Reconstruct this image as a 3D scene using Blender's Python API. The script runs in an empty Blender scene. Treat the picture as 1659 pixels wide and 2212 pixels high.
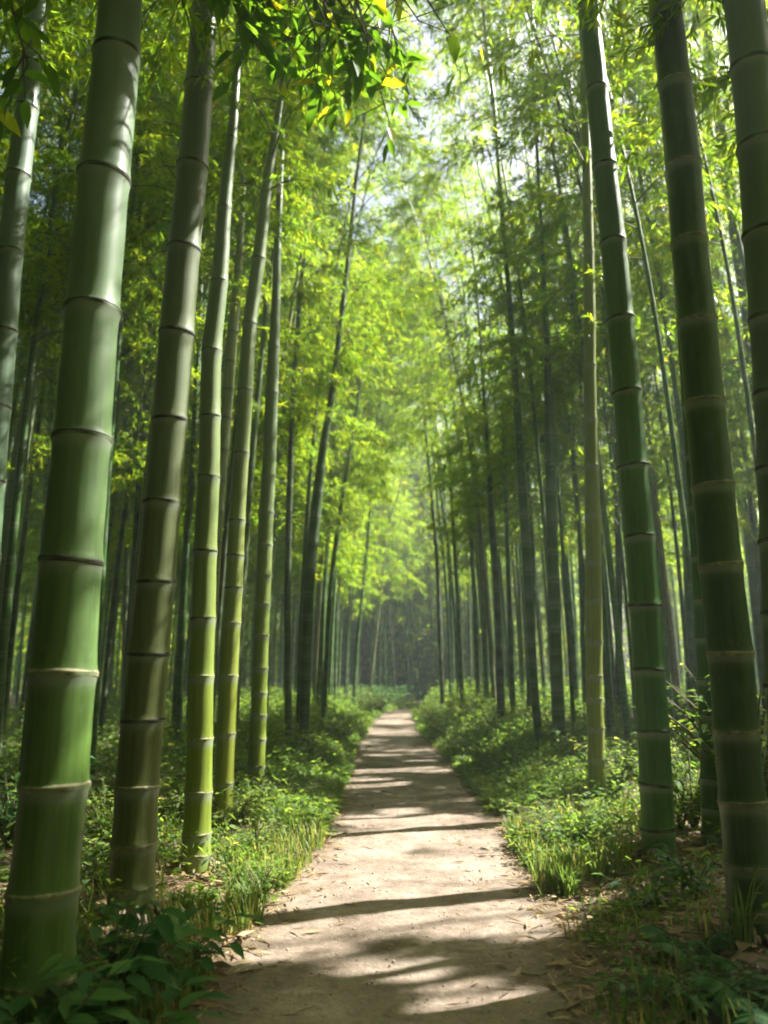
import bpy, math, random
import numpy as np
from mathutils import noise as mnoise, Vector

SC = bpy.context.scene
COL = SC.collection
RNG = np.random.default_rng(11)
random.seed(5)

# ------------------------------------------------------------------ camera model
W0, H0 = 1659.0, 2212.0          # pixel units in which the picture was measured
F = 1720.0
CX, CY = W0 / 2, H0 / 2
YH = 1460.0                      # horizon row
PITCH = math.atan((YH - CY) / F)
CP, SP = math.cos(PITCH), math.sin(PITCH)
CAM = np.array([0.0, 0.0, 1.15])

def ray(x, y):
    u, v = (x - CX) / F, (CY - y) / F
    return np.array([u, CP - v * SP, SP + v * CP])

def at_depth(x, y, d):
    r = ray(x, y)
    return CAM + r * (d / r[1])

def on_plane(x, y, z=0.0):
    r = ray(x, y)
    return CAM + r * ((z - CAM[2]) / r[2])

# ------------------------------------------------------------------ sun
SUN_AZ, SUN_EL = math.radians(21), math.radians(48)     # azimuth from +x towards +y
SUN = np.array([math.cos(SUN_EL) * math.cos(SUN_AZ), math.cos(SUN_EL) * math.sin(SUN_AZ), math.sin(SUN_EL)])
SA = np.array([-math.sin(SUN_AZ), math.cos(SUN_AZ), 0.0])
SB = np.cross(SUN, SA)

# ------------------------------------------------------------------ path outline and ground
PL = [(330, 2212), (470, 2060), (560, 1960), (620, 1900), (675, 1830), (705, 1760), (728, 1700), (752, 1640), (772, 1600), (792, 1565), (812, 1547), (826, 1538)]
PR = [(1340, 2212), (1262, 2060), (1212, 1960), (1175, 1890), (1128, 1830), (1080, 1760), (1022, 1690), (978, 1640), (945, 1610), (915, 1580), (900, 1550), (903, 1538)]
pl = np.array([on_plane(*p)[:2] for p in PL]); pr = np.array([on_plane(*p)[:2] for p in PR])
pl = np.vstack([[pl[0, 0] - .05, -8.0], pl, [pl[-1, 0] + .9, 29], [pl[-1, 0] + 3.2, 33], [pl[-1, 0] + 8, 37]])
pr = np.vstack([[pr[0, 0] + .05, -8.0], pr, [pr[-1, 0] + 1.1, 29], [pr[-1, 0] + 3.6, 32], [pr[-1, 0] + 8, 35]])

def edge_l(y): return np.interp(y, pl[:, 1], pl[:, 0])
def edge_r(y): return np.interp(y, pr[:, 1], pr[:, 0])

def wob(x, y, s, k=0.0):
    x = np.asarray(x, float) * s; y = np.asarray(y, float) * s
    return (np.sin(x * 1.7 + 2.3 * np.sin(y * .9 + k) + k) + np.sin(y * 2.1 + 1.7 * np.sin(x * 1.3 - k) + 1.3 * k)
            + .6 * np.sin(x * 3.9 - y * 3.1 + 2 * k)) / 2.6

def sstep(a, b, t):
    t = np.clip((t - a) / (b - a), 0, 1)
    return t * t * (3 - 2 * t)

def ground_h(x, y):
    x = np.asarray(x, float); y = np.asarray(y, float)
    dl = edge_l(y) - x; dr = x - edge_r(y)
    d = np.maximum(dl, dr)
    right = dr > dl
    amp = np.where(right, .12 + .30 * sstep(7, 16, y), .10 + .10 * sstep(9, 18, y))
    h = amp * sstep(-.05, .9, d) + .05 * sstep(.2, 1.5, d) * wob(x, y, 1.1, .7) + .10 * sstep(1.5, 5, d) * wob(x, y, .35, 2.1)
    return h + .012 * wob(x, y, 1.6, .2)

def ground_hit(x, y):
    z = .12
    for _ in range(8):
        p = on_plane(x, y, z)
        z = float(ground_h(p[0], p[1]))
    return on_plane(x, y, z)

# ------------------------------------------------------------------ sun shafts: gaps in the canopy through which sun reaches these spots
SHAFTS = []          # (a, b, radius, depth along the sun)
def shaft(p, r):
    p = np.asarray(p, float)
    SHAFTS.append((p @ SA, p @ SB, r, p @ SUN))
def shaft_px(x, y, r, d=None):
    shaft(ground_hit(x, y) if d is None else at_depth(x, y, d), r)

for x, y, r in [(690, 1870, .30), (780, 1880, .32), (880, 1875, .32), (980, 1880, .32), (1080, 1885, .3), (720, 1925, .26), (830, 1940, .27),
                (930, 1950, .27), (1030, 1955, .25), (1120, 1950, .22), (1130, 1900, .22), (660, 1960, .2), (1180, 2000, .12), (1100, 2010, .14), (880, 2000, .14), (980, 2000, .13),
                (600, 2030, .17), (560, 2060, .14), (660, 2030, .12), (720, 2020, .16), (780, 2010, .14), (640, 2060, .14), (1230, 1960, .14), (520, 1900, .36), (560, 1820, .45), (600, 1760, .45), (640, 1850, .32),
                (480, 1960, .14), (1180, 1850, .26), (1240, 1790, .45), (1290, 1740, .45), (1220, 1900, .16), (1330, 1800, .2), (760, 1832, .30), (1000, 1825, .2),
                (800, 1775, .24), (960, 1772, .18), (860, 1752, .14), (820, 1700, .16), (790, 1665, .34), (880, 1662, .30), (960, 1668, .28), (820, 1632, .2), (900, 1645, .15), (700, 1640, .4), (1060, 1640, .35),
                (800, 1600, .3), (850, 1585, .6), (820, 1560, .9), (880, 1560, .9), (860, 1545, 1.3), (750, 1570, .9), (730, 1600, .5), (960, 1560, .8), (920, 1575, .6), (980, 1600, .4), (1350, 1690, .3), (620, 1690, .4), (1000, 2140, .07), (880, 2105, .06), (1090, 2165, .06), (760, 2090, .06), (940, 2180, .05)]:
    shaft_px(x, y, r)
# lit stretches on the trunks
L1X = lambda y: np.interp(y, [0, 950, 1700], [275, 205, 150])
for y in list(range(230, 350, 40)) + list(range(480, 840, 45)) + list(range(1010, 1090, 45)) + list(range(1230, 1600, 45)):
    shaft_px(L1X(y), y, .10, 2.8)
for y in range(570, 800, 45): shaft_px(np.interp(y, [570, 800], [410, 390]), y, .10, 3.86)
for y in range(290, 400, 45): shaft_px(55, y, .10, 5.0)
def foot_d(x, y): return float(ground_hit(x, y)[1])
d3, d4, d5, dr3, dr4 = foot_d(421, 1885), foot_d(481, 1790), foot_d(551, 1715), foot_d(1424, 1855), foot_d(1291, 1735)
for y in range(600, 1860, 60):
    if y not in (1080, 1140): shaft_px(np.interp(y, [600, 1032, 1860], [480, 458, 432]), y, .13, d3)
for y in range(560, 1780, 70): shaft_px(np.interp(y, [560, 1125, 1780], [565, 520, 488]), y, .12, d4)
for y in range(330, 1700, 70): shaft_px(np.interp(y, [330, 900, 1700], [610, 590, 558]), y, .13, d5)
for y in range(250, 1720, 70): shaft_px(np.interp(y, [250, 1720], [1275, 1300]), y, .12, dr4)
for y in range(40, 700, 60): shaft_px(np.interp(y, [0, 700], [1290, 1365]), y, .10, dr3)
# openings through which the crowns along the path catch the sun
for x, y, d, r in [(700, 450, 9, .9), (650, 700, 9, .6), (780, 600, 14, 1.2), (740, 900, 14, .9), (800, 1000, 20, 1.6), (830, 1200, 24, 2.0), (900, 1000, 24, 1.5), (1000, 500, 12, 1.2), 
                   (1200, 450, 11, 1.0), (1050, 750, 14, .8), (1350, 900, 16, 1.0), (1450, 1200, 16, 1.2), (880, 700, 16, 1.3),  (835, 280, 4.6, .4), (700, 70, 3.3, .35), (900, 60, 3.7, .35),  (850, 1350, 28, 2.2), (845, 1270, 27, 2.2),  (780, 1380, 22, 1.2), (850, 1150, 26, 3.0), (800, 1250, 20, 2.0), (890, 1080, 30, 3.0), (750, 1250, 17, 1.3), (700, 1000, 12, .8), (960, 1000, 20, 1.6), (1000, 900, 16, 1.3), (1120, 500, 11, 1.1),
                    (1480, 1000, 14, 1.1), (1460, 1250, 18, 1.6), (560, 800, 9, .6), (290, 900, 11, .8), (100, 1000, 10, .7), (620, 1100, 10.5, .6), (1200, 700, 12, .9), (1180, 1150, 10, .5)]:
    shaft_px(x, y, r, d)
SH = np.array(SHAFTS)

def in_sun(P, jit):
    """True for points that stand in the way of a sun shaft"""
    a = P @ SA; b = P @ SB; s = P @ SUN
    out = np.zeros(len(P), bool)
    for sa, sb, r, ss in SH:
        rr = r * jit + .07
        out |= ((a - sa) ** 2 + (b - sb) ** 2 < rr * rr) & (s > ss + .35)
    return out

# ------------------------------------------------------------------ materials
def new_mat(name):
    m = bpy.data.materials.new(name); m.use_nodes = True
    nt = m.node_tree; nt.nodes.clear()
    return m, nt, nt.nodes, nt.links

def nd(nodes, t, **kw):
    n = nodes.new(t)
    for k, v in kw.items(): setattr(n, k, v)
    return n

def ramp(nodes, stops):
    r = nodes.new('ShaderNodeValToRGB')
    e = r.color_ramp.elements
    while len(e) > 1: e.remove(e[0])
    e[0].position = stops[0][0]; e[0].color = (*stops[0][1], 1)
    for p, c in stops[1:]:
        k = e.new(p); k.color = (*c, 1)
    return r

def leaf_mat(name, stops, trans_gain=(2.2, 2.0, 1.0), mix=.5, rough=.45):
    m, nt, N, L = new_mat(name)
    at = nd(N, 'ShaderNodeAttribute', attribute_name='tone')
    r = ramp(N, stops); L.new(at.outputs['Fac'], r.inputs[0])
    pb = nd(N, 'ShaderNodeBsdfPrincipled'); pb.inputs['Roughness'].default_value = rough
    pb.inputs['Specular IOR Level'].default_value = .22
    L.new(r.outputs[0], pb.inputs['Base Color'])
    mul = nd(N, 'ShaderNodeMix', data_type='RGBA', blend_type='MULTIPLY'); mul.inputs[0].default_value = 1
    L.new(r.outputs[0], mul.inputs[6]); mul.inputs[7].default_value = (*trans_gain, 1)
    tr = nd(N, 'ShaderNodeBsdfTranslucent'); L.new(mul.outputs[2], tr.inputs[0])
    mx = nd(N, 'ShaderNodeMixShader'); mx.inputs[0].default_value = mix
    L.new(pb.outputs[0], mx.inputs[1]); L.new(tr.outputs[0], mx.inputs[2])
    o = nd(N, 'ShaderNodeOutputMaterial'); L.new(mx.outputs[0], o.inputs[0])
    return m

M_LEAF = leaf_mat('bamboo_leaf', [(0, (.042, .100, .012)), (.45, (.072, .150, .014)), (.8, (.135, .192, .015)), (.95, (.17, .22, .02)), (1, (.28, .24, .03))], (3.7, 3.0, 1.3), .62)
M_BROAD = leaf_mat('broad_leaf', [(0, (.035, .095, .012)), (.6, (.060, .14, .014)), (.85, (.13, .20, .015)), (1, (.28, .30, .02))], (3.4, 2.8, 1.0), .6, .45)
M_GREEN = leaf_mat('undergrowth_leaf', [(0, (.045, .110, .022)), (.5, (.105, .185, .036)), (.85, (.19, .26, .055)), (1, (.28, .30, .09))], (2.2, 2.0, 1.0), .5, .6)
M_SHRUB = leaf_mat('shrub_leaf', [(0, (.030, .095, .030)), (.5, (.050, .135, .038)), (1, (.10, .20, .05))], (1.8, 1.9, 1.0), .38, .55)
M_GRASS = leaf_mat('grass_blade', [(0, (.07, .14, .03)), (.6, (.14, .20, .05)), (1, (.34, .29, .12))], (1.7, 1.6, 1.0), .45)
M_LITTER = leaf_mat('dry_leaf', [(0, (.13, .085, .045)), (.5, (.26, .18, .09)), (1, (.42, .32, .18))], (1.0, .9, .7), .2, .6)

def culm_mat():
    m, nt, N, L = new_mat('bamboo_culm')
    oi = nd(N, 'ShaderNodeObjectInfo')
    tc = nd(N, 'ShaderNodeTexCoord')
    mp = nd(N, 'ShaderNodeMapping'); mp.inputs['Scale'].default_value = (55, 55, 1.6); L.new(tc.outputs['Object'], mp.inputs[0])
    n1 = nd(N, 'ShaderNodeTexNoise'); n1.inputs['Scale'].default_value = 1; n1.inputs['Detail'].default_value = 5; L.new(mp.outputs[0], n1.inputs[0])
    mp2 = nd(N, 'ShaderNodeMapping'); mp2.inputs['Scale'].default_value = (7, 7, 2.2); L.new(tc.outputs['Object'], mp2.inputs[0])
    n2 = nd(N, 'ShaderNodeTexNoise'); n2.inputs['Scale'].default_value = 1; n2.inputs['Detail'].default_value = 6; n2.inputs['Roughness'].default_value = .65; L.new(mp2.outputs[0], n2.inputs[0])
    n3 = nd(N, 'ShaderNodeTexNoise'); n3.inputs['Scale'].default_value = 140; n3.inputs['Detail'].default_value = 3; L.new(tc.outputs['Object'], n3.inputs[0])
    # streaks lighten and darken the culm colour
    r1 = ramp(N, [(.25, (.66, .68, .62)), (.5, (1, 1, 1)), (.75, (1.28, 1.24, 1.15))]); L.new(n1.outputs['Fac'], r1.inputs[0])
    mu = nd(N, 'ShaderNodeMix', data_type='RGBA', blend_type='MULTIPLY'); mu.inputs[0].default_value = 1
    L.new(oi.outputs['Color'], mu.inputs[6]); L.new(r1.outputs[0], mu.inputs[7])
    # blotches of grey bloom / algae
    r2 = ramp(N, [(.50, (0, 0, 0)), (.60, (1, 1, 1))]); L.new(n2.outputs['Fac'], r2.inputs[0])
    f2 = nd(N, 'ShaderNodeMath', operation='MULTIPLY'); f2.inputs[1].default_value = .5; L.new(r2.outputs[0], f2.inputs[0])
    mb = nd(N, 'ShaderNodeMix', data_type='RGBA'); L.new(f2.outputs[0], mb.inputs[0]); L.new(mu.outputs[2], mb.inputs[6])
    pal = nd(N, 'ShaderNodeMix', data_type='RGBA', blend_type='ADD'); pal.inputs[0].default_value = 1; L.new(oi.outputs['Color'], pal.inputs[6]); pal.inputs[7].default_value = (.028, .045, .022, 1)
    L.new(pal.outputs[2], mb.inputs[7])
    mp4 = nd(N, 'ShaderNodeMapping'); mp4.inputs['Scale'].default_value = (24, 24, 13); L.new(tc.outputs['Object'], mp4.inputs[0])
    n4 = nd(N, 'ShaderNodeTexNoise'); n4.inputs['Scale'].default_value = 1; n4.inputs['Detail'].default_value = 8; n4.inputs['Roughness'].default_value = .72; L.new(mp4.outputs[0], n4.inputs[0])
    r4 = ramp(N, [(.60, (0, 0, 0)), (.68, (1, 1, 1))]); L.new(n4.outputs['Fac'], r4.inputs[0])
    f4 = nd(N, 'ShaderNodeMath', operation='MULTIPLY'); f4.inputs[1].default_value = .42; L.new(r4.outputs[0], f4.inputs[0])
    m4 = nd(N, 'ShaderNodeMix', data_type='RGBA'); L.new(f4.outputs[0], m4.inputs[0]); L.new(mb.outputs[2], m4.inputs[6]); m4.inputs[7].default_value = (.17, .19, .13, 1)
    r5 = ramp(N, [(.30, (1, 1, 1)), (.37, (0, 0, 0))]); L.new(n4.outputs['Fac'], r5.inputs[0])
    f5 = nd(N, 'ShaderNodeMath', operation='MULTIPLY'); f5.inputs[1].default_value = .5; L.new(r5.outputs[0], f5.inputs[0])
    m5 = nd(N, 'ShaderNodeMix', data_type='RGBA'); L.new(f5.outputs[0], m5.inputs[0]); L.new(m4.outputs[2], m5.inputs[6]); m5.inputs[7].default_value = (.035, .040, .015, 1)
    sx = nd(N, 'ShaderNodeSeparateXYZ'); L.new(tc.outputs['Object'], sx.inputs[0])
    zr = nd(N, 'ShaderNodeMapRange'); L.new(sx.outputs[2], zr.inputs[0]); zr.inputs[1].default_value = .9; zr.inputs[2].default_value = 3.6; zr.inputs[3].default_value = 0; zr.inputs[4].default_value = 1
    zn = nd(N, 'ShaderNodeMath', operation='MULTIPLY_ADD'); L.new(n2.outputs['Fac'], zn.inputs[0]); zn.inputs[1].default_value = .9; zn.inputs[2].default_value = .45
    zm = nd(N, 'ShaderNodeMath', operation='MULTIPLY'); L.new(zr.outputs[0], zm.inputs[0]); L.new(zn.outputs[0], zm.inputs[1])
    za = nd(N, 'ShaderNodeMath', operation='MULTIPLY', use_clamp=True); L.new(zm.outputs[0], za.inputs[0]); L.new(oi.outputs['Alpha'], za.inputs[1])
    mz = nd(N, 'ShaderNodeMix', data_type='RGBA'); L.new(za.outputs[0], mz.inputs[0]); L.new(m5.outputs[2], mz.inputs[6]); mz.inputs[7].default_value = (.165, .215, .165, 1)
    # fine specks
    r3 = ramp(N, [(.66, (0, 0, 0)), (.74, (1, 1, 1))]); L.new(n3.outputs['Fac'], r3.inputs[0])
    f3 = nd(N, 'ShaderNodeMath', operation='MULTIPLY'); f3.inputs[1].default_value = .3; L.new(r3.outputs[0], f3.inputs[0])
    ms = nd(N, 'ShaderNodeMix', data_type='RGBA'); L.new(f3.outputs[0], ms.inputs[0]); L.new(mz.outputs[2], ms.inputs[6]); ms.inputs[7].default_value = (.16, .16, .10, 1)
    # waxy pale band below each node
    at = nd(N, 'ShaderNodeAttribute', attribute_name='band')
    nb = nd(N, 'ShaderNodeMath', operation='MULTIPLY'); L.new(at.outputs['Fac'], nb.inputs[0]); nb.inputs[1].default_value = .8
    mw = nd(N, 'ShaderNodeMix', data_type='RGBA'); L.new(nb.outputs[0], mw.inputs[0]); L.new(ms.outputs[2], mw.inputs[6]); mw.inputs[7].default_value = (.20, .235, .17, 1)
    at2 = nd(N, 'ShaderNodeAttribute', attribute_name='ringdark')
    md = nd(N, 'ShaderNodeMix', data_type='RGBA'); L.new(at2.outputs['Fac'], md.inputs[0]); L.new(mw.outputs[2], md.inputs[6]); md.inputs[7].default_value = (.03, .028, .015, 1)
    pb = nd(N, 'ShaderNodeBsdfPrincipled'); L.new(md.outputs[2], pb.inputs['Base Color']); pb.inputs['Specular IOR Level'].default_value = .32
    rr = nd(N, 'ShaderNodeMapRange'); L.new(n2.outputs['Fac'], rr.inputs[0]); rr.inputs[3].default_value = .28; rr.inputs[4].default_value = .52
    L.new(rr.outputs[0], pb.inputs['Roughness'])
    bp = nd(N, 'ShaderNodeBump'); bp.inputs['Strength'].default_value = .12; bp.inputs['Distance'].default_value = .004
    L.new(n1.outputs['Fac'], bp.inputs['Height']); L.new(bp.outputs[0], pb.inputs['Normal'])
    o = nd(N, 'ShaderNodeOutputMaterial'); L.new(pb.outputs[0], o.inputs[0])
    return m
M_CULM = culm_mat()

def rough_mat(name, c1, c2, scale=30, rough=.8, stretch=(1, 1, 1), bump=.3):
    m, nt, N, L = new_mat(name)
    tc = nd(N, 'ShaderNodeTexCoord'); mp = nd(N, 'ShaderNodeMapping'); mp.inputs['Scale'].default_value = stretch
    L.new(tc.outputs['Object'], mp.inputs[0])
    n = nd(N, 'ShaderNodeTexNoise'); n.inputs['Scale'].default_value = scale; n.inputs['Detail'].default_value = 6; L.new(mp.outputs[0], n.inputs[0])
    r = ramp(N, [(.3, c1), (.7, c2)]); L.new(n.outputs['Fac'], r.inputs[0])
    pb = nd(N, 'ShaderNodeBsdfPrincipled'); pb.inputs['Roughness'].default_value = rough; L.new(r.outputs[0], pb.inputs['Base Color'])
    bp = nd(N, 'ShaderNodeBump'); bp.inputs['Strength'].default_value = bump; bp.inputs['Distance'].default_value = .01
    L.new(n.outputs['Fac'], bp.inputs['Height']); L.new(bp.outputs[0], pb.inputs['Normal'])
    o = nd(N, 'ShaderNodeOutputMaterial'); L.new(pb.outputs[0], o.inputs[0])
    return m
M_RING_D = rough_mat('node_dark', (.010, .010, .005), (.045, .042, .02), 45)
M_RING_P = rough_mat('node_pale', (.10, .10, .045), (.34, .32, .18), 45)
M_TWIG = rough_mat('twig', (.06, .055, .025), (.13, .12, .05), 40)
M_BARK = rough_mat('bark', (.05, .04, .03), (.14, .11, .08), 14, .9, (1, 1, .25), .8)
M_STICK = rough_mat('dead_stick', (.12, .09, .06), (.30, .24, .17), 40, .85)
M_STONE = rough_mat('pebble', (.20, .17, .13), (.46, .40, .33), 25, .85)
M_SOIL = None

def soil_mat():
    m, nt, N, L = new_mat('forest_soil')
    tc = nd(N, 'ShaderNodeTexCoord')
    n = nd(N, 'ShaderNodeTexNoise'); n.inputs['Scale'].default_value = 3.5; n.inputs['Detail'].default_value = 8; n.inputs['Roughness'].default_value = .7; L.new(tc.outputs['Object'], n.inputs[0])
    r = ramp(N, [(.3, (.045, .033, .020)), (.5, (.085, .062, .038)), (.72, (.16, .12, .072))]); L.new(n.outputs['Fac'], r.inputs[0])
    n2 = nd(N, 'ShaderNodeTexNoise'); n2.inputs['Scale'].default_value = 60; n2.inputs['Detail'].default_value = 4; L.new(tc.outputs['Object'], n2.inputs[0])
    pb = nd(N, 'ShaderNodeBsdfPrincipled'); pb.inputs['Roughness'].default_value = .95; L.new(r.outputs[0], pb.inputs['Base Color'])
    bp = nd(N, 'ShaderNodeBump'); bp.inputs['Strength'].default_value = .6; bp.inputs['Distance'].default_value = .02
    L.new(n2.outputs['Fac'], bp.inputs['Height']); L.new(bp.outputs[0], pb.inputs['Normal'])
    o = nd(N, 'ShaderNodeOutputMaterial'); L.new(pb.outputs[0], o.inputs[0])
    return m

def path_mat():
    m, nt, N, L = new_mat('trodden_earth')
    tc = nd(N, 'ShaderNodeTexCoord')
    def noise(s, d=6, r=.6):
        n = nd(N, 'ShaderNodeTexNoise'); n.inputs['Scale'].default_value = s; n.inputs['Detail'].default_value = d; n.inputs['Roughness'].default_value = r
        L.new(tc.outputs['Object'], n.inputs[0]); return n
    n1 = noise(2.2, 8, .65); n2 = noise(28, 5); n3 = noise(170, 3)
    r1 = ramp(N, [(.30, (.105, .080, .058)), (.5, (.215, .171, .134)), (.70, (.325, .272, .226))]); L.new(n1.outputs['Fac'], r1.inputs[0])
    r2 = ramp(N, [(.3, (.70, .68, .66)), (.55, (1, 1, 1)), (.8, (1.18, 1.16, 1.12))]); L.new(n2.outputs['Fac'], r2.inputs[0])
    r3 = ramp(N, [(.3, (.62, .6, .58)), (.5, (1, 1, 1)), (.72, (1.3, 1.28, 1.25))]); L.new(n3.outputs['Fac'], r3.inputs[0])
    a = nd(N, 'ShaderNodeMix', data_type='RGBA', blend_type='MULTIPLY'); a.inputs[0].default_value = .8; L.new(r1.outputs[0], a.inputs[6]); L.new(r2.outputs[0], a.inputs[7])
    b = nd(N, 'ShaderNodeMix', data_type='RGBA', blend_type='MULTIPLY'); b.inputs[0].default_value = .75; L.new(a.outputs[2], b.inputs[6]); L.new(r3.outputs[0], b.inputs[7])
    at = nd(N, 'ShaderNodeAttribute', attribute_name='verge')
    nn = nd(N, 'ShaderNodeMath', operation='MULTIPLY_ADD'); L.new(n2.outputs['Fac'], nn.inputs[0]); nn.inputs[1].default_value = 1.2; nn.inputs[2].default_value = -.6
    ad = nd(N, 'ShaderNodeMath', operation='ADD'); L.new(at.outputs['Fac'], ad.inputs[0]); L.new(nn.outputs[0], ad.inputs[1])
    rv = ramp(N, [(.45, (0, 0, 0)), (.95, (1, 1, 1))]); L.new(ad.outputs[0], rv.inputs[0])
    e = nd(N, 'ShaderNodeMix', data_type='RGBA'); L.new(rv.outputs[0], e.inputs[0]); L.new(b.outputs[2], e.inputs[6]); e.inputs[7].default_value = (.13, .095, .055, 1)
    pb = nd(N, 'ShaderNodeBsdfPrincipled'); pb.inputs['Roughness'].default_value = .95; pb.inputs['Specular IOR Level'].default_value = .2; L.new(e.outputs[2], pb.inputs['Base Color'])
    s = nd(N, 'ShaderNodeMath', operation='MULTIPLY_ADD'); L.new(n3.outputs['Fac'], s.inputs[0]); s.inputs[1].default_value = .35; L.new(n2.outputs['Fac'], s.inputs[2])
    bp = nd(N, 'ShaderNodeBump'); bp.inputs['Strength'].default_value = .55; bp.inputs['Distance'].default_value = .02
    L.new(s.outputs[0], bp.inputs['Height']); L.new(bp.outputs[0], pb.inputs['Normal'])
    o = nd(N, 'ShaderNodeOutputMaterial'); L.new(pb.outputs[0], o.inputs[0])
    return m

# ------------------------------------------------------------------ mesh helpers
def mesh_np(name, V, polys, mats, attrs=None, midx=None, smooth=False):
    """V (n,3); polys (m,k) all faces with k corners, or a list of such arrays"""
    me = bpy.data.meshes.new(name)
    V = np.ascontiguousarray(V, np.float32)
    if not isinstance(polys, list): polys = [polys]
    polys = [np.asarray(p, np.int32) for p in polys if len(p)]
    me.vertices.add(len(V)); me.vertices.foreach_set('co', V.ravel())
    nl = sum(p.size for p in polys); nf = sum(len(p) for p in polys)
    me.loops.add(nl); me.loops.foreach_set('vertex_index', np.concatenate([p.ravel() for p in polys]))
    me.polygons.add(nf)
    starts = []; s = 0
    for p in polys:
        starts.append(s + np.arange(len(p), dtype=np.int32) * p.shape[1]); s += p.size
    me.polygons.foreach_set('loop_start', np.concatenate(starts).astype(np.int32))
    for m in mats: me.materials.append(m)
    if midx is not None: me.polygons.foreach_set('material_index', np.asarray(midx, np.int32))
    if smooth: me.polygons.foreach_set('use_smooth', np.ones(nf, bool))
    for k, a in (attrs or {}).items():
        at = me.attributes.new(k, 'FLOAT', 'POINT'); at.data.foreach_set('value', np.ascontiguousarray(a, np.float32))
    me.update(calc_edges=True)
    return me

def link(name, me, parent=None, loc=None):
    o = bpy.data.objects.new(name, me); COL.objects.link(o)
    if parent: o.parent = parent
    if loc is not None: o.location = loc
    return o

def tag(o, label=None, cat=None, group=None, kind=None):
    if label: o['label'] = label
    if cat: o['category'] = cat
    if group: o['group'] = group
    if kind: o['kind'] = kind
    return o

def unit(v):
    return v / np.maximum(np.linalg.norm(v, axis=-1, keepdims=True), 1e-9)

def rand_dir(rng, n):
    return unit(rng.normal(size=(n, 3)))

def leaf_geo(P, D, L, Wd, rng, tone=None, droop=.15, up=None):
    """rhombic leaves with a bent tip"""
    n = len(P)
    ref = rand_dir(rng, n) * .8 + (np.array([0, 0, 1.]) if up is None else up)
    S = unit(np.cross(D, ref)); L = L[:, None]; Wd = Wd[:, None]
    dz = np.zeros((n, 3)); dz[:, 2] = -1
    v0 = P; v1 = P + .38 * L * D + .5 * Wd * S; v3 = P + .38 * L * D - .5 * Wd * S; v2 = P + L * D + droop * L * dz
    V = np.stack([v0, v1, v2, v3], 1).reshape(-1, 3)
    Fq = np.arange(4 * n, dtype=np.int32).reshape(-1, 4)
    t = rng.random(n) ** 1.1 if tone is None else tone
    return V, Fq, np.repeat(t, 4)

def broad_geo(P, D, L, Wd, rng, tone=None, droop=.2):
    """broad leaves: six-sided, folded on the midrib, drooping tip (8 vertices, 6 faces)"""
    n = len(P)
    ref = rand_dir(rng, n) * .45 + np.array([0, 0, 1.])
    S = unit(np.cross(D, ref)); U = unit(np.cross(S, D)); L = L[:, None]; Wd = Wd[:, None]
    dn = np.array([0, 0, -1.])
    def q(a, b, c, dr): return P + a * L * D + b * Wd * S + c * Wd * U + dr * L * dn
    V = np.stack([q(0, 0, 0, 0), q(.28, 0, 0, .0), q(.65, 0, 0, droop * .4), q(1, 0, 0, droop),
                  q(.25, .42, .14, .02), q(.6, .40, .13, droop * .42), q(.25, -.42, .14, .02), q(.6, -.40, .13, droop * .42)], 1).reshape(-1, 3)
    b = (np.arange(n, dtype=np.int32) * 8)[:, None]
    T = np.concatenate([b + np.array([[0, 4, 1]]), b + np.array([[2, 5, 3]]), b + np.array([[0, 1, 6]]), b + np.array([[2, 3, 7]])])
    Q = np.concatenate([b + np.array([[1, 4, 5, 2]]), b + np.array([[1, 2, 7, 6]])])
    t = rng.random(n) if tone is None else tone
    return V, [T, Q], np.repeat(t, 8)

def tubes_geo(C, R, k=3):
    """C (n,m,3) polylines, R (n,m) radii -> one mesh of thin tubes"""
    n, m, _ = C.shape
    T = np.gradient(C, axis=1); T = unit(T)
    ref = np.tile(np.array([.31, .17, .93]), (n, m, 1))
    A = unit(np.cross(T, ref)); B = np.cross(T, A)
    ang = np.arange(k) * 2 * np.pi / k
    V = C[:, :, None, :] + R[:, :, None, None] * (np.cos(ang)[None, None, :, None] * A[:, :, None, :] + np.sin(ang)[None, None, :, None] * B[:, :, None, :])
    idx = np.arange(n * m * k, dtype=np.int32).reshape(n, m, k)
    a = idx[:, :-1]; b = idx[:, 1:]
    Q = np.stack([a, np.roll(a, -1, 2), np.roll(b, -1, 2), b], -1).reshape(-1, 4)
    return V.reshape(-1, 3), Q

def smooth_curve(zk, vk, z):
    """cubic Hermite through knots (zk ascending)"""
    zk = np.asarray(zk, float); vk = np.asarray(vk, float)
    d = np.diff(vk) / np.diff(zk)
    m = np.concatenate([[d[0]], (d[:-1] + d[1:]) / 2, [d[-1]]])
    i = np.clip(np.searchsorted(zk, z) - 1, 0, len(zk) - 2)
    h = zk[i + 1] - zk[i]; t = (z - zk[i]) / h
    return ((2 * t ** 3 - 3 * t ** 2 + 1) * vk[i] + (t ** 3 - 2 * t ** 2 + t) * h * m[i] + (-2 * t ** 3 + 3 * t ** 2) * vk[i + 1] + (t ** 3 - t ** 2) * h * m[i + 1])

class Axis:
    """centre line and radius of a culm as functions of height (world space)"""
    def __init__(s, z, x, y, r): s.z, s.x, s.y, s.r = map(np.asarray, (z, x, y, r))
    def pos(s, z):
        z = np.asarray(z, float)
        return np.stack([smooth_curve(s.z, s.x, z), smooth_curve(s.z, s.y, z), z], -1)
    def rad(s, z): return np.maximum(np.interp(z, s.z, s.r), .003)

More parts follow.
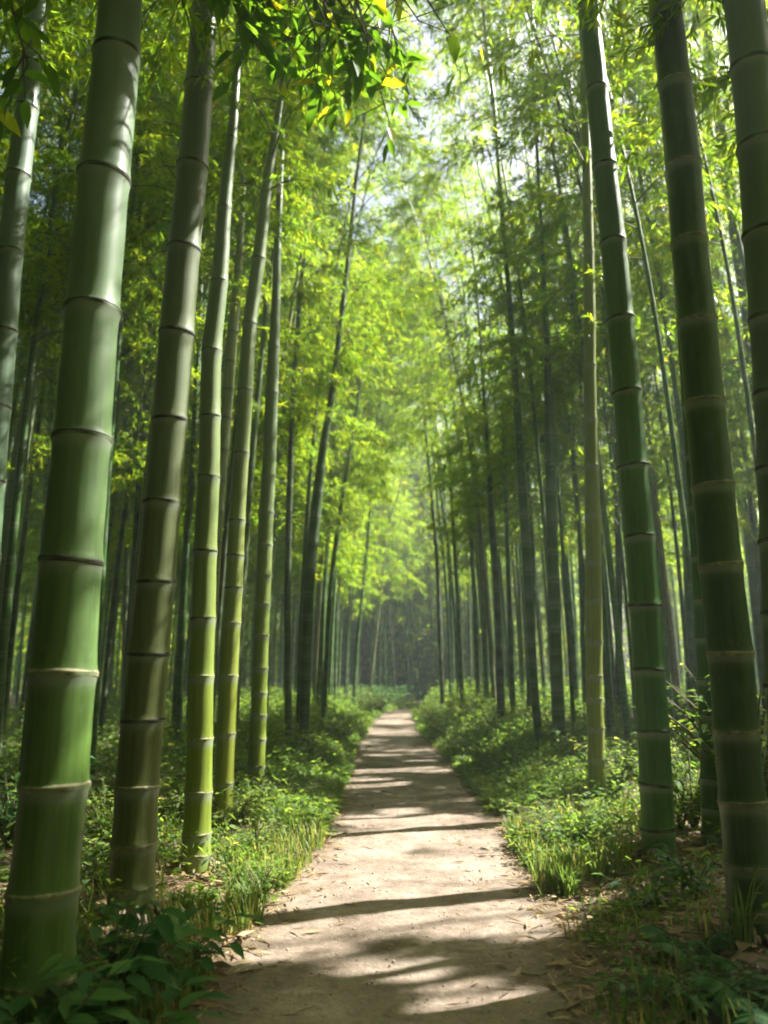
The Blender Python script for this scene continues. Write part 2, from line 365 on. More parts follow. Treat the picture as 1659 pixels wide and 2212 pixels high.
def culm_mesh(name, ax, nodes, z0, z1, seg, near, origin):
    """tube with swollen nodes; near culms get the node ridges as separate ring meshes"""
    nodes = np.array(sorted(n for n in nodes if z0 + .05 < n < z1 - .05))
    zs = [z0, z1]; offs = (-.11, -.075, -.05, -.035, -.014, 0, .014, .035, .1) if near else (-.05, -.02, 0, .02)
    for n in nodes: zs += [n + o for o in offs]
    zs += list(np.arange(z0, z1, .12 if near else .3))
    zs = np.array(sorted(z for z in zs if z0 <= z <= z1)); zs = zs[np.concatenate([[True], np.diff(zs) > .004])]
    C = ax.pos(zs) - origin; R = ax.rad(zs)
    sd = np.full(len(zs), 9.0)
    if len(nodes):
        j = np.abs(zs[:, None] - nodes[None]).argmin(1); sd = zs - nodes[j]
    R = R * (1 + .055 * np.exp(-(sd / .016) ** 2) + .02 * np.exp(-(sd / .06) ** 2))
    if near: R = R * (1 - .012 * np.exp(-((np.abs(sd) - .10) / .05) ** 2))
    V, Q = tubes_geo(C[None], R[None], seg)
    band = np.where(sd < 0, np.exp(-((sd + .018) / .024) ** 2), np.exp(-(sd / .010) ** 2) * .4)
    if not near: band = np.where(np.abs(sd) < .021, .45, 0)
    dark = np.zeros(len(zs))
    if not near: dark = np.where(np.abs(sd) < .006, .55, 0)
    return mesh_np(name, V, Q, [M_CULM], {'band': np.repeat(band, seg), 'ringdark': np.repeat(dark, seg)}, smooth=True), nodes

def ring_mesh(ax, zn, seg, origin, mat):
    r = float(ax.rad(zn)) * 1.055; p = ax.pos(np.array([zn]))[0] - origin
    p2 = ax.pos(np.array([zn + .02]))[0] - origin
    t = unit(p2 - p); s = max(.55, r / .085)
    prof = [(-.009, -.001), (-.006, .002), (-.002, .0002), (.001, .0028), (.005, .0012), (.009, -.0015)]
    A = unit(np.cross(t, np.array([.31, .17, .93]))); B = np.cross(t, A)
    ang = np.arange(seg) * 2 * np.pi / seg
    V = []
    ph = zn * 37.0
    for h, e in prof:
        hh = h * s + .004 * s * np.sin(ang + ph)
        rr = r + e * s + .0008 * s * np.sin(5 * ang + ph)
        V.append(p + hh[:, None] * t + rr[:, None] * (np.cos(ang)[:, None] * A + np.sin(ang)[:, None] * B))
    V = np.concatenate(V); n = len(prof)
    idx = np.arange(n * seg).reshape(n, seg); a, b = idx[:-1], idx[1:]
    Q = np.stack([a, np.roll(a, -1, 1), np.roll(b, -1, 1), b], -1).reshape(-1, 4)
    return mesh_np('node_ring', V, Q, [mat], smooth=True)

def crown_geo(ax, z0, z1, rng, dens=1.0, leaf=.13, spread=1.0, cull=True, step=.30):
    """branches, twigs and leaves of one bamboo: returns branch tubes and leaf arrays (world space)"""
    zn = np.arange(z0, z1 - .1, step) + rng.uniform(-.05, .05, len(np.arange(z0, z1 - .1, step)))
    zn = np.repeat(zn, 2); n = len(zn)
    fr = (zn - z0) / max(z1 - z0, .1)
    az = np.arange(n) * np.pi + np.repeat(rng.uniform(0, 2 * np.pi, n // 2), 2) + rng.normal(0, .35, n)
    Lb = (.45 + 1.15 * np.sin(np.pi * (fr * .82 + .14))) * rng.uniform(.65, 1.2, n) * spread
    el = np.radians(rng.normal(38, 11, n))
    p0 = ax.pos(zn)
    dh = np.stack([np.cos(az), np.sin(az), np.zeros(n)], -1)
    s = np.linspace(0, 1, 5)
    def bp(i, t):
        return p0[i] + dh[i] * (Lb[i] * t * np.cos(el[i]))[..., None] + np.array([0, 0, 1.]) * (Lb[i] * (t * np.sin(el[i]) - .62 * t * t))[..., None]
    ii = np.arange(n)
    BR = np.stack([bp(ii, np.full(n, t)) for t in s], 1)
    BRr = np.linspace(.0095, .0025, 5)[None] * np.ones((n, 1))
    m = max(3, int(14 * dens))
    ti = np.repeat(ii, m); tt = rng.uniform(.18, 1.0, len(ti)) ** .8
    tp = bp(ti, tt)
    ta = az[ti] + rng.normal(0, .9, len(ti)); te = rng.normal(-.12, .35, len(ti))
    td = np.stack([np.cos(ta) * np.cos(te), np.sin(ta) * np.cos(te), np.sin(te)], -1)
    tl = rng.uniform(.15, .45, len(ti)) * spread
    k = 15
    li = np.repeat(np.arange(len(ti)), k); lt = rng.uniform(.1, 1, len(li))
    P = tp[li] + td[li] * (tl[li] * lt)[:, None] + np.array([0, 0, -1.]) * (.25 * tl[li] * lt ** 2)[:, None]
    D = unit(td[li] * .8 + rand_dir(rng, len(li)) * .75 + np.array([0, 0, -.32]))
    L = leaf * rng.uniform(.6, 1.25, len(li)); Wd = L * rng.uniform(.15, .22, len(li))
    tone = np.clip(rng.random(len(ti))[li] * .55 + rng.random(len(li)) * .42, 0, .97)
    tone = np.where(rng.random(len(li)) < .003, 1.0, tone)
    keep = np.ones(len(P), bool)
    if cull:
        keep &= ~(in_sun(P, rng.uniform(.75, 1.15, len(P))) & (rng.random(len(P)) < .98))
        kb = ~(in_sun(BR[:, 4], np.full(n, .8)) | in_sun(BR[:, 3], np.full(n, .8)) | in_sun(BR[:, 2], np.full(n, .8))); BR, BRr = BR[kb], BRr[kb]
    return BR, BRr, P[keep], D[keep], L[keep], Wd[keep], tone[keep]

def view_free(P):
    """no leaves in the air right round the walker's head height on the path"""
    x, y, z = P.T
    return ~((x > edge_l(y) - .2) & (x < edge_r(y) + .2) & (z < 2.4) & (y < 20))

def add_foliage(root, geo, origin, rng):
    BR, BRr, P, D, L, Wd, tone = geo
    ok = view_free(P); P, D, L, Wd, tone = P[ok], D[ok], L[ok], Wd[ok], tone[ok]
    if len(P) < 20: return
    V, Q, T = leaf_geo(P - origin, D, L, Wd, rng, tone)
    link('foliage', mesh_np('foliage', V, Q, [M_LEAF], {'tone': T}), root)
    if len(BR):
        V, Q = tubes_geo(BR - origin, BRr, 3)
        link('branch_spray', mesh_np('branch_spray', V, Q, [M_TWIG], smooth=True), root)

# ------------------------------------------------------------------ setting: ground and path
def build_ground():
    u = np.linspace(-1, 1, 261); xs = 160 * np.sign(u) * np.abs(u) ** 3.0 + 8 * u
    t = np.linspace(0, 1, 321); ys = -12 + 62 * t + 140 * t ** 6
    X, Y = np.meshgrid(xs, ys, indexing='ij')
    Z = ground_h(X, Y)
    ins = np.minimum(X - edge_l(Y), edge_r(Y) - X)
    Z = Z - .035 * sstep(.02, .16, ins)
    idx = np.arange(X.size).reshape(X.shape)
    Q = np.stack([idx[:-1, :-1], idx[1:, :-1], idx[1:, 1:], idx[:-1, 1:]], -1).reshape(-1, 4)
    tag(link('ground', mesh_np('ground', np.stack([X, Y, Z], -1).reshape(-1, 3), Q, [soil_mat()], smooth=True)), kind='structure')
    ys = np.concatenate([np.arange(-7, 8, .06), np.arange(8, 20, .14), np.arange(20, 36, .3)])
    s = np.linspace(0, 1, 41)
    el = edge_l(ys) + .06 * wob(ys * 0, ys, 2.2, 1) + .03 * wob(ys, ys, 6, 2) - .05
    er = edge_r(ys) + .06 * wob(ys * 0, ys, 2.0, 4) + .03 * wob(ys, ys, 5, 3) + .05
    X = el[:, None] + (er - el)[:, None] * s[None]; Y = np.repeat(ys[:, None], len(s), 1)
    Z = ground_h(X, Y) + .006 + .006 * wob(X, Y, 5, 1.1)
    edge = np.minimum(s, 1 - s)[None] * (er - el)[:, None]
    verge = 1 - sstep(.0, .42, edge)
    Z = Z - .03 * (1 - sstep(0, .03, edge))
    idx = np.arange(X.size).reshape(X.shape)
    Q = np.stack([idx[:-1, :-1], idx[:-1, 1:], idx[1:, 1:], idx[1:, :-1]], -1).reshape(-1, 4)
    tag(link('path', mesh_np('path', np.stack([X, Y, Z], -1).reshape(-1, 3), Q, [path_mat()], {'verge': verge.ravel()}, smooth=True)), kind='structure')
build_ground()

# ------------------------------------------------------------------ the bamboos one can point at
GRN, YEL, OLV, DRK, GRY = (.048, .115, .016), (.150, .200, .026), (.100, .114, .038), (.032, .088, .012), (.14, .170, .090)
DD = None
# points run from top to bottom: (x, y, width); the last one is the foot. depth None = foot stands where its pixel meets the ground
BAM = [
 dict(p=[(260, 0, 89), (252, 120, 96), (225, 385, 105), (200, 670, 110), (177, 950, 118), (155, 1212, 125), (137, 1455, 134), (117, 1700, 138), (94, 1925, 144), (79, 2150, 155), (66, 2330, 165)], d=2.8, w=.85, c=(.070, .128, .024), near=1,
      n=[118, 385, 672, 950, 1213, 1455, 1697, 1925, 2110, 2250], pale=(1400, 3000), l='thickest bamboo, bright green with sunlit patches, nearest on the left of the path'),
 dict(p=[(445, 0, 54), (430, 190, 60), (416, 360, 64), (398, 540, 68), (382, 720, 74), (367, 910, 74), (351, 1085, 78), (337, 1257, 80), (322, 1410, 85), (309, 1553, 88), (296, 1700, 91), (290, 1820, 94), (279, 1985, 98)], c=OLV, w=.55, near=1,
      n=[25, 190, 362, 540, 722, 908, 1088, 1257, 1412, 1555, 1700, 1820, 1910], pale=(1600, 3000), l='thick brownish olive bamboo with dark rings, second on the left of the path'),
 dict(p=[(516, 60, 12), (505, 250, 20), (487, 425, 28), (473, 620, 36), (459, 740, 42), (451, 1032, 46), (443, 1190, 50), (439, 1335, 52), (434, 1460, 54), (432, 1595, 54), (429, 1708, 57), (425, 1800, 60), (421, 1885, 68)], c=YEL, w=.75, near=1,
      n=[150, 300, 450, 610, 760, 900, 1032, 1190, 1337, 1462, 1597, 1711, 1801, 1846], pale=(1400, 3000), l='yellow green bamboo lit along its right half, its bare foot in straw beside the path'),
 dict(p=[(598, 270, 15), (582, 360, 20), (560, 550, 28), (540, 700, 30), (527, 900, 32), (512, 1125, 35), (505, 1270, 38), (497, 1400, 40), (490, 1550, 40), (485, 1680, 39), (481, 1790, 40)], c=(.160, .195, .026), w=.6, near=1,
      n=[420, 560, 700, 845, 980, 1125, 1200, 1270, 1345, 1460, 1583, 1690], pale=(1300, 3000), l='leaning yellow green bamboo with a pale lit edge between two other sunlit culms'),
 dict(p=[(612, 240, 9), (605, 400, 13), (600, 520, 16), (596, 650, 19), (591, 760, 25), (585, 900, 28), (580, 1030, 30), (575, 1110, 32), (570, 1240, 33), (564, 1380, 33), (560, 1500, 34), (556, 1600, 36), (551, 1715, 38)], c=YEL, w=.75, near=1,
      n=[430, 540, 650, 750, 850, 948, 1028, 1107, 1177, 1243, 1305, 1372, 1443, 1496, 1545, 1596, 1655, 1692], pale=(0, 3000), l='slim bright yellow bamboo with white upper stem, last of the sunlit row on the left'),
 dict(p=[(1607, 0, 80), (1623, 135, 85), (1640, 310, 88), (1655, 510, 92), (1670, 690, 95), (1684, 900, 98), (1702, 1300, 104), (1722, 1700, 110), (1745, 2110, 116)], d=3.05, w=.6, c=(.045, .078, .024), near=1,
      n=[145, 318, 505, 690, 850, 1010, 1170, 1330, 1480, 1620, 1760, 1880, 1990], l='thick grey brown bamboo cut off by the right edge of the photo'),
 dict(p=[(1438, 0, 63), (1458, 185, 66), (1477, 360, 70), (1489, 525, 74), (1506, 695, 78), (1522, 872, 81), (1540, 1052, 85), (1556, 1222, 88), (1577, 1410, 92), (1590, 1577, 92), (1604, 1732, 95), (1616, 1864, 97), (1630, 2030, 102)], c=(.026, .064, .008), near=1,
      n=[15, 185, 360, 525, 695, 872, 1052, 1222, 1410, 1577, 1732, 1864, 1960], pale=(0, 3000), l='thick very dark green bamboo with thin pale rings, front right'),
 dict(p=[(1269, 0, 42), (1290, 195, 46), (1306, 360, 50), (1324, 520, 54), (1340, 690, 57), (1355, 847, 59), (1367, 1007, 62), (1382, 1160, 63), (1393, 1307, 66), (1402, 1447, 67), (1411, 1579, 67), (1417, 1694, 69), (1421, 1789, 69), (1424, 1855, 72)], c=(.055, .130, .034), w=.25, near=1,
      n=[62, 195, 360, 525, 690, 847, 1007, 1160, 1307, 1447, 1579, 1694, 1789], l='thick blue green bamboo with a sunlit right edge, right of the path'),
 dict(p=[(1264, 225, 18), (1272, 545, 22), (1274, 700, 25), (1274, 790, 26), (1276, 907, 28), (1278, 1007, 31), (1280, 1115, 32), (1281, 1215, 34), (1282, 1297, 36), (1283, 1387, 36), (1284, 1509, 35), (1287, 1571, 36), (1291, 1735, 39)], c=(.165, .19, .038), near=1,
      n=[330, 440, 545, 700, 790, 907, 1007, 1115, 1215, 1297, 1387, 1460, 1509, 1571, 1640, 1700], pale=(0, 3000), l='upright pale yellow bamboo with a white sunlit edge, right of the path'),
 dict(p=[(1500, 1050, 32), (1518, 1330, 35), (1525, 1474, 36), (1532, 1640, 38), (1538, 1830, 41)], c=DRK, near=1, l='dark culm half hidden just behind the pale ringed dark green bamboo'),
 dict(p=[(82, 0, 44), (62, 200, 46), (40, 380, 50), (22, 550, 52), (8, 720, 54), (-12, 950, 56), (-55, 1500, 60), (-95, 1850, 63)], d=5.0, c=(.045, .095, .034), w=.7, near=1,
      n=[85, 140, 235, 380, 545, 715, 880, 1040, 1200, 1350, 1500, 1640, 1760], l='grey green bamboo leaning in from the left edge of the photo'),
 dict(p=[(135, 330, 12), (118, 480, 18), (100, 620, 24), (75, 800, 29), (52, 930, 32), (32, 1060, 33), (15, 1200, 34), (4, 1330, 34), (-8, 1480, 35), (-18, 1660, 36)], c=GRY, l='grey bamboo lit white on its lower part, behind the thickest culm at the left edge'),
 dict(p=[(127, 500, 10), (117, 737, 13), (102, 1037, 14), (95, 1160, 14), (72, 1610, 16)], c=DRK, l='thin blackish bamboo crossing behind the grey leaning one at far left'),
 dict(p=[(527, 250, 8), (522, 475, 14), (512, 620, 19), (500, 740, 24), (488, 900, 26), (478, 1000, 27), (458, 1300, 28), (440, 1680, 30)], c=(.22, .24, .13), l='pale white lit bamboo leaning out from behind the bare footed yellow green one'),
 dict(p=[(662, 500, 7), (650, 620, 9), (640, 760, 10), (632, 880, 11), (628, 1000, 13), (624, 1120, 14), (621, 1300, 15), (624, 1640, 16)], c=(.07, .095, .05), l='thin straight bamboo with a silvery upper stem left of the thick shaded leaning one'),
 dict(p=[(752, 560, 10), (737, 690, 12), (724, 800, 13), (713, 880, 14), (699, 960, 17), (687, 1060, 22), (678, 1150, 24), (668, 1260, 24), (662, 1400, 24), (655, 1640, 23)], c=(.045, .085, .028), l='shaded bamboo leaning strongly towards the path, thickest beyond the sunlit row on the left'),
 dict(p=[(768, 900, 6), (758, 960, 7), (745, 1040, 9), (728, 1150, 9), (712, 1300, 10), (704, 1450, 11), (697, 1590, 12)], c=DRK, l='thin dark bamboo bending over the left verge beside the path'),
 dict(p=[(722, 900, 6), (712, 1100, 9), (700, 1300, 10), (684, 1560, 11)], c=DRK, l='thin straight dark bamboo right beside the thick shaded leaning one'),
 dict(p=[(803, 1040, 5), (795, 1150, 6), (783, 1280, 7), (771, 1400, 8), (762, 1545, 8)], c=DRK, l='slender bamboo standing in the bright weeds far along the left verge'),
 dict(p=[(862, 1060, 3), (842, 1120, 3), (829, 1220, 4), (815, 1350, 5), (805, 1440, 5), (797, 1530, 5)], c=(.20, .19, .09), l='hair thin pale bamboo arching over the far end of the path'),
 dict(p=[(278, 600, 10), (278, 740, 11), (283, 900, 11), (279, 1000, 12), (275, 1130, 12), (266, 1590, 13)], c=GRY, l='thin bamboo with a bright silver streak between the two thickest left culms'),
 dict(p=[(358, 400, 8), (350, 600, 10), (330, 740, 13), (314, 890, 16), (303, 1040, 17), (292, 1200, 17), (264, 1620, 18)], c=DRK, l='dark bamboo slanting behind the brownish olive culm'),
 dict(p=[(436, 560, 8), (430, 740, 10), (420, 900, 10), (415, 1050, 11), (402, 1200, 12), (384, 1640, 13)], c=DRK, l='dark slim bamboo between the brownish olive culm and the yellow green one'),
 dict(p=[(415, 1000, 12), (405, 1130, 14), (396, 1300, 17), (386, 1450, 20), (377, 1625, 20)], c=(.06, .11, .028), l='green bamboo with one white lit side right behind the brownish olive culm'),
 dict(p=[(1042, 0, 7), (1054, 125, 9), (1067, 225, 9), (1075, 325, 9), (1082, 425, 10), (1090, 525, 10), (1101, 650, 11), (1107, 735, 13), (1121, 937, 18), (1128, 1050, 20), (1134, 1150, 20), (1143, 1300, 19), (1155, 1500, 18), (1170, 1650, 18)], c=DRK, l='tall dark thin bamboo reaching to the top of the photo beside the sky gap'),
 dict(p=[(1112, 820, 9), (1122, 900, 12), (1137, 1000, 16), (1145, 1150, 17), (1149, 1300, 17), (1144, 1585, 17)], c=DRK, l='dark culm twinned with the tall thin one that reaches the top'),
 dict(p=[(1149, 0, 6), (1151, 125, 6), (1155, 240, 7), (1160, 325, 7), (1166, 450, 8), (1172, 540, 9), (1177, 650, 11), (1182, 750, 15), (1187, 930, 22), (1191, 1080, 25), (1197, 1300, 27), (1203, 1472, 27), (1211, 1655, 29)], c=(.04, .085, .02), l='green bamboo thin and straight above, thick below, left of the pale yellow one'),
 dict(p=[(908, 790, 4), (922, 962, 6), (934, 1087, 7), (944, 1212, 8), (949, 1337, 9), (954, 1472, 10), (958, 1555, 10)], c=(.05, .06, .03), l='thin dark bamboo standing nearest the far end of the path on the right verge'),
 dict(p=[(922, 800, 4), (942, 962, 6), (954, 1077, 7), (967, 1162, 8), (977, 1262, 8), (987, 1387, 9), (992, 1557, 9)], c=DRK, l='second thin bamboo on the right verge, slanting beside the first dark one'),
 dict(p=[(938, 1000, 4), (948, 1112, 5), (961, 1237, 6), (972, 1437, 6), (972, 1545, 6)], c=DRK, l='hair thin culm between the two slanting dark ones on the right verge'),
 dict(p=[(975, 800, 6), (982, 887, 7), (997, 987, 8), (1007, 1062, 9), (1018, 1180, 9), (1027, 1337, 10), (1032, 1472, 10), (1036, 1575, 11)], c=DRK, l='slim dark bamboo third from the path on the right, leaning left'),
 dict(p=[(1012, 780, 6), (1018, 900, 7), (1024, 987, 8), (1034, 1112, 11), (1042, 1237, 11), (1048, 1400, 11), (1053, 1570, 11)], c=GRN, l='slim green bamboo in the dense right clump, left of the blackish thick one'),
 dict(p=[(1042, 800, 6), (1047, 880, 7), (1055, 987, 9), (1063, 1137, 14), (1072, 1262, 15), (1079, 1437, 17), (1085, 1612, 18)], c=(.04, .065, .02), l='blackish thick bamboo at the front of the dense clump right of the path'),
 dict(p=[(1082, 830, 5), (1089, 977, 7), (1095, 1162, 9), (1102, 1350, 12), (1110, 1595, 14)], c=DRK, l='dark bamboo directly behind the blackish clump front, right of the path'),
 dict(p=[(1190, 780, 6), (1198, 870, 8), (1212, 1037, 10), (1225, 1237, 13), (1238, 1387, 14), (1246, 1550, 15)], c=DRK, l='dark bamboo leaning between the green thick one and the pale yellow one'),
 dict(p=[(1222, 760, 6), (1231, 830, 7), (1243, 1012, 9), (1253, 1187, 10), (1259, 1387, 11), (1265, 1570, 11)], c=GRN, l='thin green bamboo just left of the pale yellow upright one'),
 dict(p=[(1304, 700, 7), (1310, 790, 8), (1322, 930, 10), (1331, 1050, 12), (1336, 1200, 14), (1337, 1400, 16), (1338, 1610, 17)], c=(.055, .07, .035), l='brown dark bamboo between the pale yellow and the blue green culms'),
 dict(p=[(1372, 600, 7), (1387, 737, 9), (1404, 887, 10), (1419, 1012, 11), (1434, 1187, 12), (1453, 1337, 13), (1474, 1500, 14)], c=DRK, l='slanting thin dark bamboo against the pale haze right of the blue green culm'),
 dict(p=[(1436, 820, 6), (1444, 887, 7), (1462, 1037, 10), (1475, 1187, 11), (1492, 1440, 12)], c=DRK, l='thin dark bamboo in the pale haze left of the medium straight one'),
 dict(p=[(1468, 820, 12), (1473, 900, 15), (1480, 1062, 20), (1488, 1200, 25), (1494, 1402, 27), (1498, 1590, 28)], c=GRN, l='medium straight green bamboo showing left of the pale ringed dark one'),
 dict(p=[(1517, 0, 12), (1527, 150, 13), (1537, 350, 15), (1541, 500, 18), (1550, 650, 18), (1567, 800, 18), (1580, 900, 18), (1598, 1050, 18), (1616, 1150, 19), (1632, 1310, 19), (1660, 1560, 20)], c=(.06, .10, .04), l='thin dark bamboo curving behind the top of the pale ringed dark one'),
 dict(p=[(1526, 20, 14), (1537, 125, 19), (1549, 225, 22), (1573, 375, 25), (1589, 500, 27), (1608, 625, 27), (1623, 735, 27), (1650, 950, 28), (1695, 1300, 30), (1730, 1640, 32)], c=(.075, .13, .055), l='curving green bamboo leaning left between the two thickest right culms'),
]

def auto_nodes(zb, z1, d0=.16, d1=.36):
    out = [zb + .08]; s = d0
    while out[-1] < z1:
        out.append(out[-1] + s * RNG.uniform(.93, 1.07)); s = min(d1, s * 1.09)
    return out

def build_bamboo(b):
    pts = b['p']; foot = pts[-1]
    if b.get('d'): d = b['d']
    else:
        g = ground_hit(foot[0], foot[1]); d = g[1]
    rng = np.random.default_rng(int(foot[0] * 7 + foot[1]) % 100003)
    P = [at_depth(x, y, d) for x, y, w in pts][::-1]
    R = [w / 2 / F * (d / ray(x, y)[1]) for x, y, w in pts][::-1]
    z = [p[2] for p in P]; x = [p[0] for p in P]; y = [p[1] for p in P]; r = list(R)
    zb = float(ground_h(x[0], y[0]))
    # foot goes a hand's breadth into the ground
    z.insert(0, min(zb, z[0]) - .18); x.insert(0, x[0] - .18 * (x[1] - x[0]) / (z[2] - z[1])); y.insert(0, y[0]); r.insert(0, r[0] * 1.04)
    # free upper part up to the tip
    ztip = max(z[-1] + 2.6, rng.uniform(11.5, 14.5) if d < 12 else rng.uniform(10.5, 13.5))
    sl = (x[-1] - x[-3]) / (z[-1] - z[-3]); n = 6; zv, xv, rv = z[-1], x[-1], r[-1]
    side = 1 if xv < .2 else -1
    for i in range(1, n + 1):
        t = i / n
        z.append(zv + (ztip - zv) * t); x.append(xv + sl * .8 * (ztip - zv) * t + side * .10 * (ztip - zv) * t ** 2.5)
        y.append(y[1] + .0 * t); r.append(max(.004, rv * (1 - t * .9)))
    ax = Axis(z, x, y, r)
    org = np.array([x[1], y[1], zb])
    root = bpy.data.objects.new('bamboo', None); COL.objects.link(root); root.location = org
    root.empty_display_size = .2
    tag(root, b['l'], 'bamboo', 'bamboo along the path')
    near = b.get('near')
    if b.get('n'):
        nz = [at_depth(0, yy, d)[2] for yy in b['n']]; nz.sort()
        while nz[-1] < ztip - .4: nz.append(nz[-1] + .36)
    else: nz = auto_nodes(zb, ztip)
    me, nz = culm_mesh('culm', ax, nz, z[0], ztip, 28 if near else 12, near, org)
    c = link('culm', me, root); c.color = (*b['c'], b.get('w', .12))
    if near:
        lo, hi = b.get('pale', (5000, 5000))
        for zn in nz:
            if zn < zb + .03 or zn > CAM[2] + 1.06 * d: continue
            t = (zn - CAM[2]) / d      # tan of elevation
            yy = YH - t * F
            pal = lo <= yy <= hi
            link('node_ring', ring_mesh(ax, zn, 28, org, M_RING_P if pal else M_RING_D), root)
    if near:
        k = 30; a = rng.uniform(0, 2 * np.pi, k); rr = r[1]; zz = rng.uniform(.0, .085, k)
        d0 = np.stack([np.cos(a), np.sin(a), 0 * a], -1); c0 = d0 * (rr * .96); c0[:, 2] = zz
        ln = rng.uniform(.02, .06, k)[:, None]
        C = np.stack([c0, c0 + d0 * ln * .6 + [0, 0, -.012], c0 + d0 * ln + np.array([0, 0, -1.]) * (zz[:, None] * .8 + .03)], 1)
        V, Q = tubes_geo(C, np.tile([.007, .006, .003], (k, 1)) * max(.6, rr / .08), 5)
        link('root_collar', mesh_np('root_collar', V, Q, [M_STICK], smooth=True), root)
        k = 9; a = rng.uniform(0, 2 * np.pi, k); d0 = np.stack([np.cos(a), np.sin(a), 0 * a], -1)
        P0 = d0 * (rr * 1.15); P0[:, 2] = .0; D0 = unit(d0 * rng.uniform(.15, 1.2, k)[:, None] + [0, 0, .8]); Ls = rng.uniform(.08, .2, k)
        V, pq, T = broad_geo(P0, D0, Ls, Ls * .45, rng, None, .5)
        link('old_sheath', mesh_np('old_sheath', V, pq, [M_LITTER], {'tone': T}), root)
    # crown: above the picture for near culms, lower for those farther back
    ztopframe = CAM[2] + 1.02 * d
    z0 = max(3.6, min(ztopframe + .1, 7.2)) if d < 5.6 else (rng.uniform(4.4, 5.2) if d < 12 else rng.uniform(3.4, 4.6))
    if b.get('near') and d > 5.6: z0 = max(z0, CAM[2] + (YH - 330) / F * d)
    add_foliage(root, crown_geo(ax, z0, ztip, rng, 1.25, .092 if d < 14 else .108), org, rng)
    return org

FEET = [build_bamboo(b) for b in BAM]
NEARFEET = [f for f, b in zip(FEET, BAM) if b.get('near') and 2.9 < f[1] < 9]

# ------------------------------------------------------------------ the crowd of slender bamboos deeper in the grove
def filler_axis(rng, r0, h, side, lean):
    z = np.array([-.2, 0, h * .25, h * .5, h * .75, h * .9, h])
    t = np.clip(z / h, 0, 1)
    x = side * (lean * t * h * .35 + 1.25 * t ** 2.8 * rng.uniform(.5, 1.3)) + .06 * np.sin(3 * t + rng.uniform(0, 6))
    y = rng.uniform(-.04, .02) * t * h * .5 + .05 * np.sin(4 * t + rng.uniform(0, 6))
    r = r0 * (1 - .9 * t ** 1.3); r[0] = r0 * 1.03
    return Axis(z, x, y, np.maximum(r, .004))

VARS = []
def variant(i):
    rng = np.random.default_rng(900 + i); h = rng.uniform(10.5, 13.5)
    side = 1 if i % 2 == 0 else -1
    ax = filler_axis(rng, rng.uniform(.040, .058), h, side, rng.uniform(.0, .10))
    me, _ = culm_mesh('culm', ax, auto_nodes(0, h), -.2, h, 8, None, np.zeros(3))
    BR, BRr, P, D, L, Wd, tone = crown_geo(ax, rng.uniform(3.2, 4.4), h, rng, .85, .165, 1.05, cull=False)
    V, Q, T = leaf_geo(P, D, L, Wd, rng, tone)
    V2, Q2 = tubes_geo(BR, BRr, 3)
    return me, mesh_np('foliage', V, Q, [M_LEAF], {'tone': T}), mesh_np('branch_spray', V2, Q2, [M_TWIG], smooth=True)
VARS = [variant(i) for i in range(10)]

def place_ok(p, spots, dmin):
    return all((p[0] - s[0]) ** 2 + (p[1] - s[1]) ** 2 > dmin * dmin for s in spots)

spots = [(o[0], o[1]) for o in FEET]
def filler(x, y, label, group, own, rng, i, dens=1.05):
    h0 = float(ground_h(x, y))
    root = bpy.data.objects.new('bamboo', None); COL.objects.link(root); root.location = (x, y, h0); root.empty_display_size = .2
    tag(root, label, 'bamboo', group)
    base = random.choice([GRN, DRK, DRK, (.05, .085, .025), (.07, .11, .03), (.035, .06, .02), (.15, .13, .055)])
    col = tuple(c * random.uniform(.8, 1.25) for c in base)
    side = 1 if x < 0 else -1
    if own:
        h = rng.uniform(10.5, 14.0)
        ax = filler_axis(rng, rng.uniform(.027, .047), h, side, rng.uniform(0, .10))
        me, _ = culm_mesh('culm', ax, auto_nodes(0, h), -.2, h, 10, None, np.zeros(3))
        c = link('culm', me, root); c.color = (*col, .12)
        org = np.array([x, y, h0])
        ax.x = ax.x + x; ax.y = ax.y + y; ax.z = ax.z + h0
        add_foliage(root, crown_geo(ax, rng.uniform(4.2, 5.0) if y < 10 else rng.uniform(3.2, 4.5), h + h0, rng, dens * 1.12, .096 if y < 17 else .112), org, rng)
    else:
        v = VARS[(i * 2 + (0 if side > 0 else 1)) % 10]
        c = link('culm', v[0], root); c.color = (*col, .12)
        link('foliage', v[1], root); link('branch_spray', v[2], root)
        root.rotation_euler = (0, 0, random.uniform(-.6, .6)); root.scale = (1, 1, random.uniform(.88, 1.12))

rng = np.random.default_rng(77); nL = nR = 0
LBL = {-1: 'slender culm in the crowd of bamboos deep in the left grove', 1: 'slender culm in the crowd of bamboos deep in the right grove'}
GRP = {-1: 'bamboo crowd deep in the left grove', 1: 'bamboo crowd deep in the right grove'}
tries = 0; cnt = {-1: 0, 1: 0}; ntot = 0
while tries < 20000 and ntot < 236:
    tries += 1
    y = 6.5 + 27 * rng.random() ** .85
    sd = -1 if rng.random() < .5 else 1
    e = edge_l(y) if sd < 0 else edge_r(y)
    off = .7 + rng.random() ** 1.5 * (3.0 + .42 * y)
    if y < 11 and off < 1.3: continue
    x = e + sd * off
    if abs(x) > .475 * y + .15: continue
    aa = y * math.cos(SUN_AZ) - x * math.sin(SUN_AZ)
    if x > 0 and 3.4 < aa < 6.0: continue          # its shadow would stripe the sunny stretch of path
    if x > 2.6 and y > 22 and rng.random() < .6: continue
    if not place_ok((x, y), spots, .30 if y > 12 else .46): continue
    spots.append((x, y)); cnt[sd] += 1; ntot += 1
    filler(x, y, LBL[sd], GRP[sd], True, np.random.default_rng(3000 + ntot), ntot)
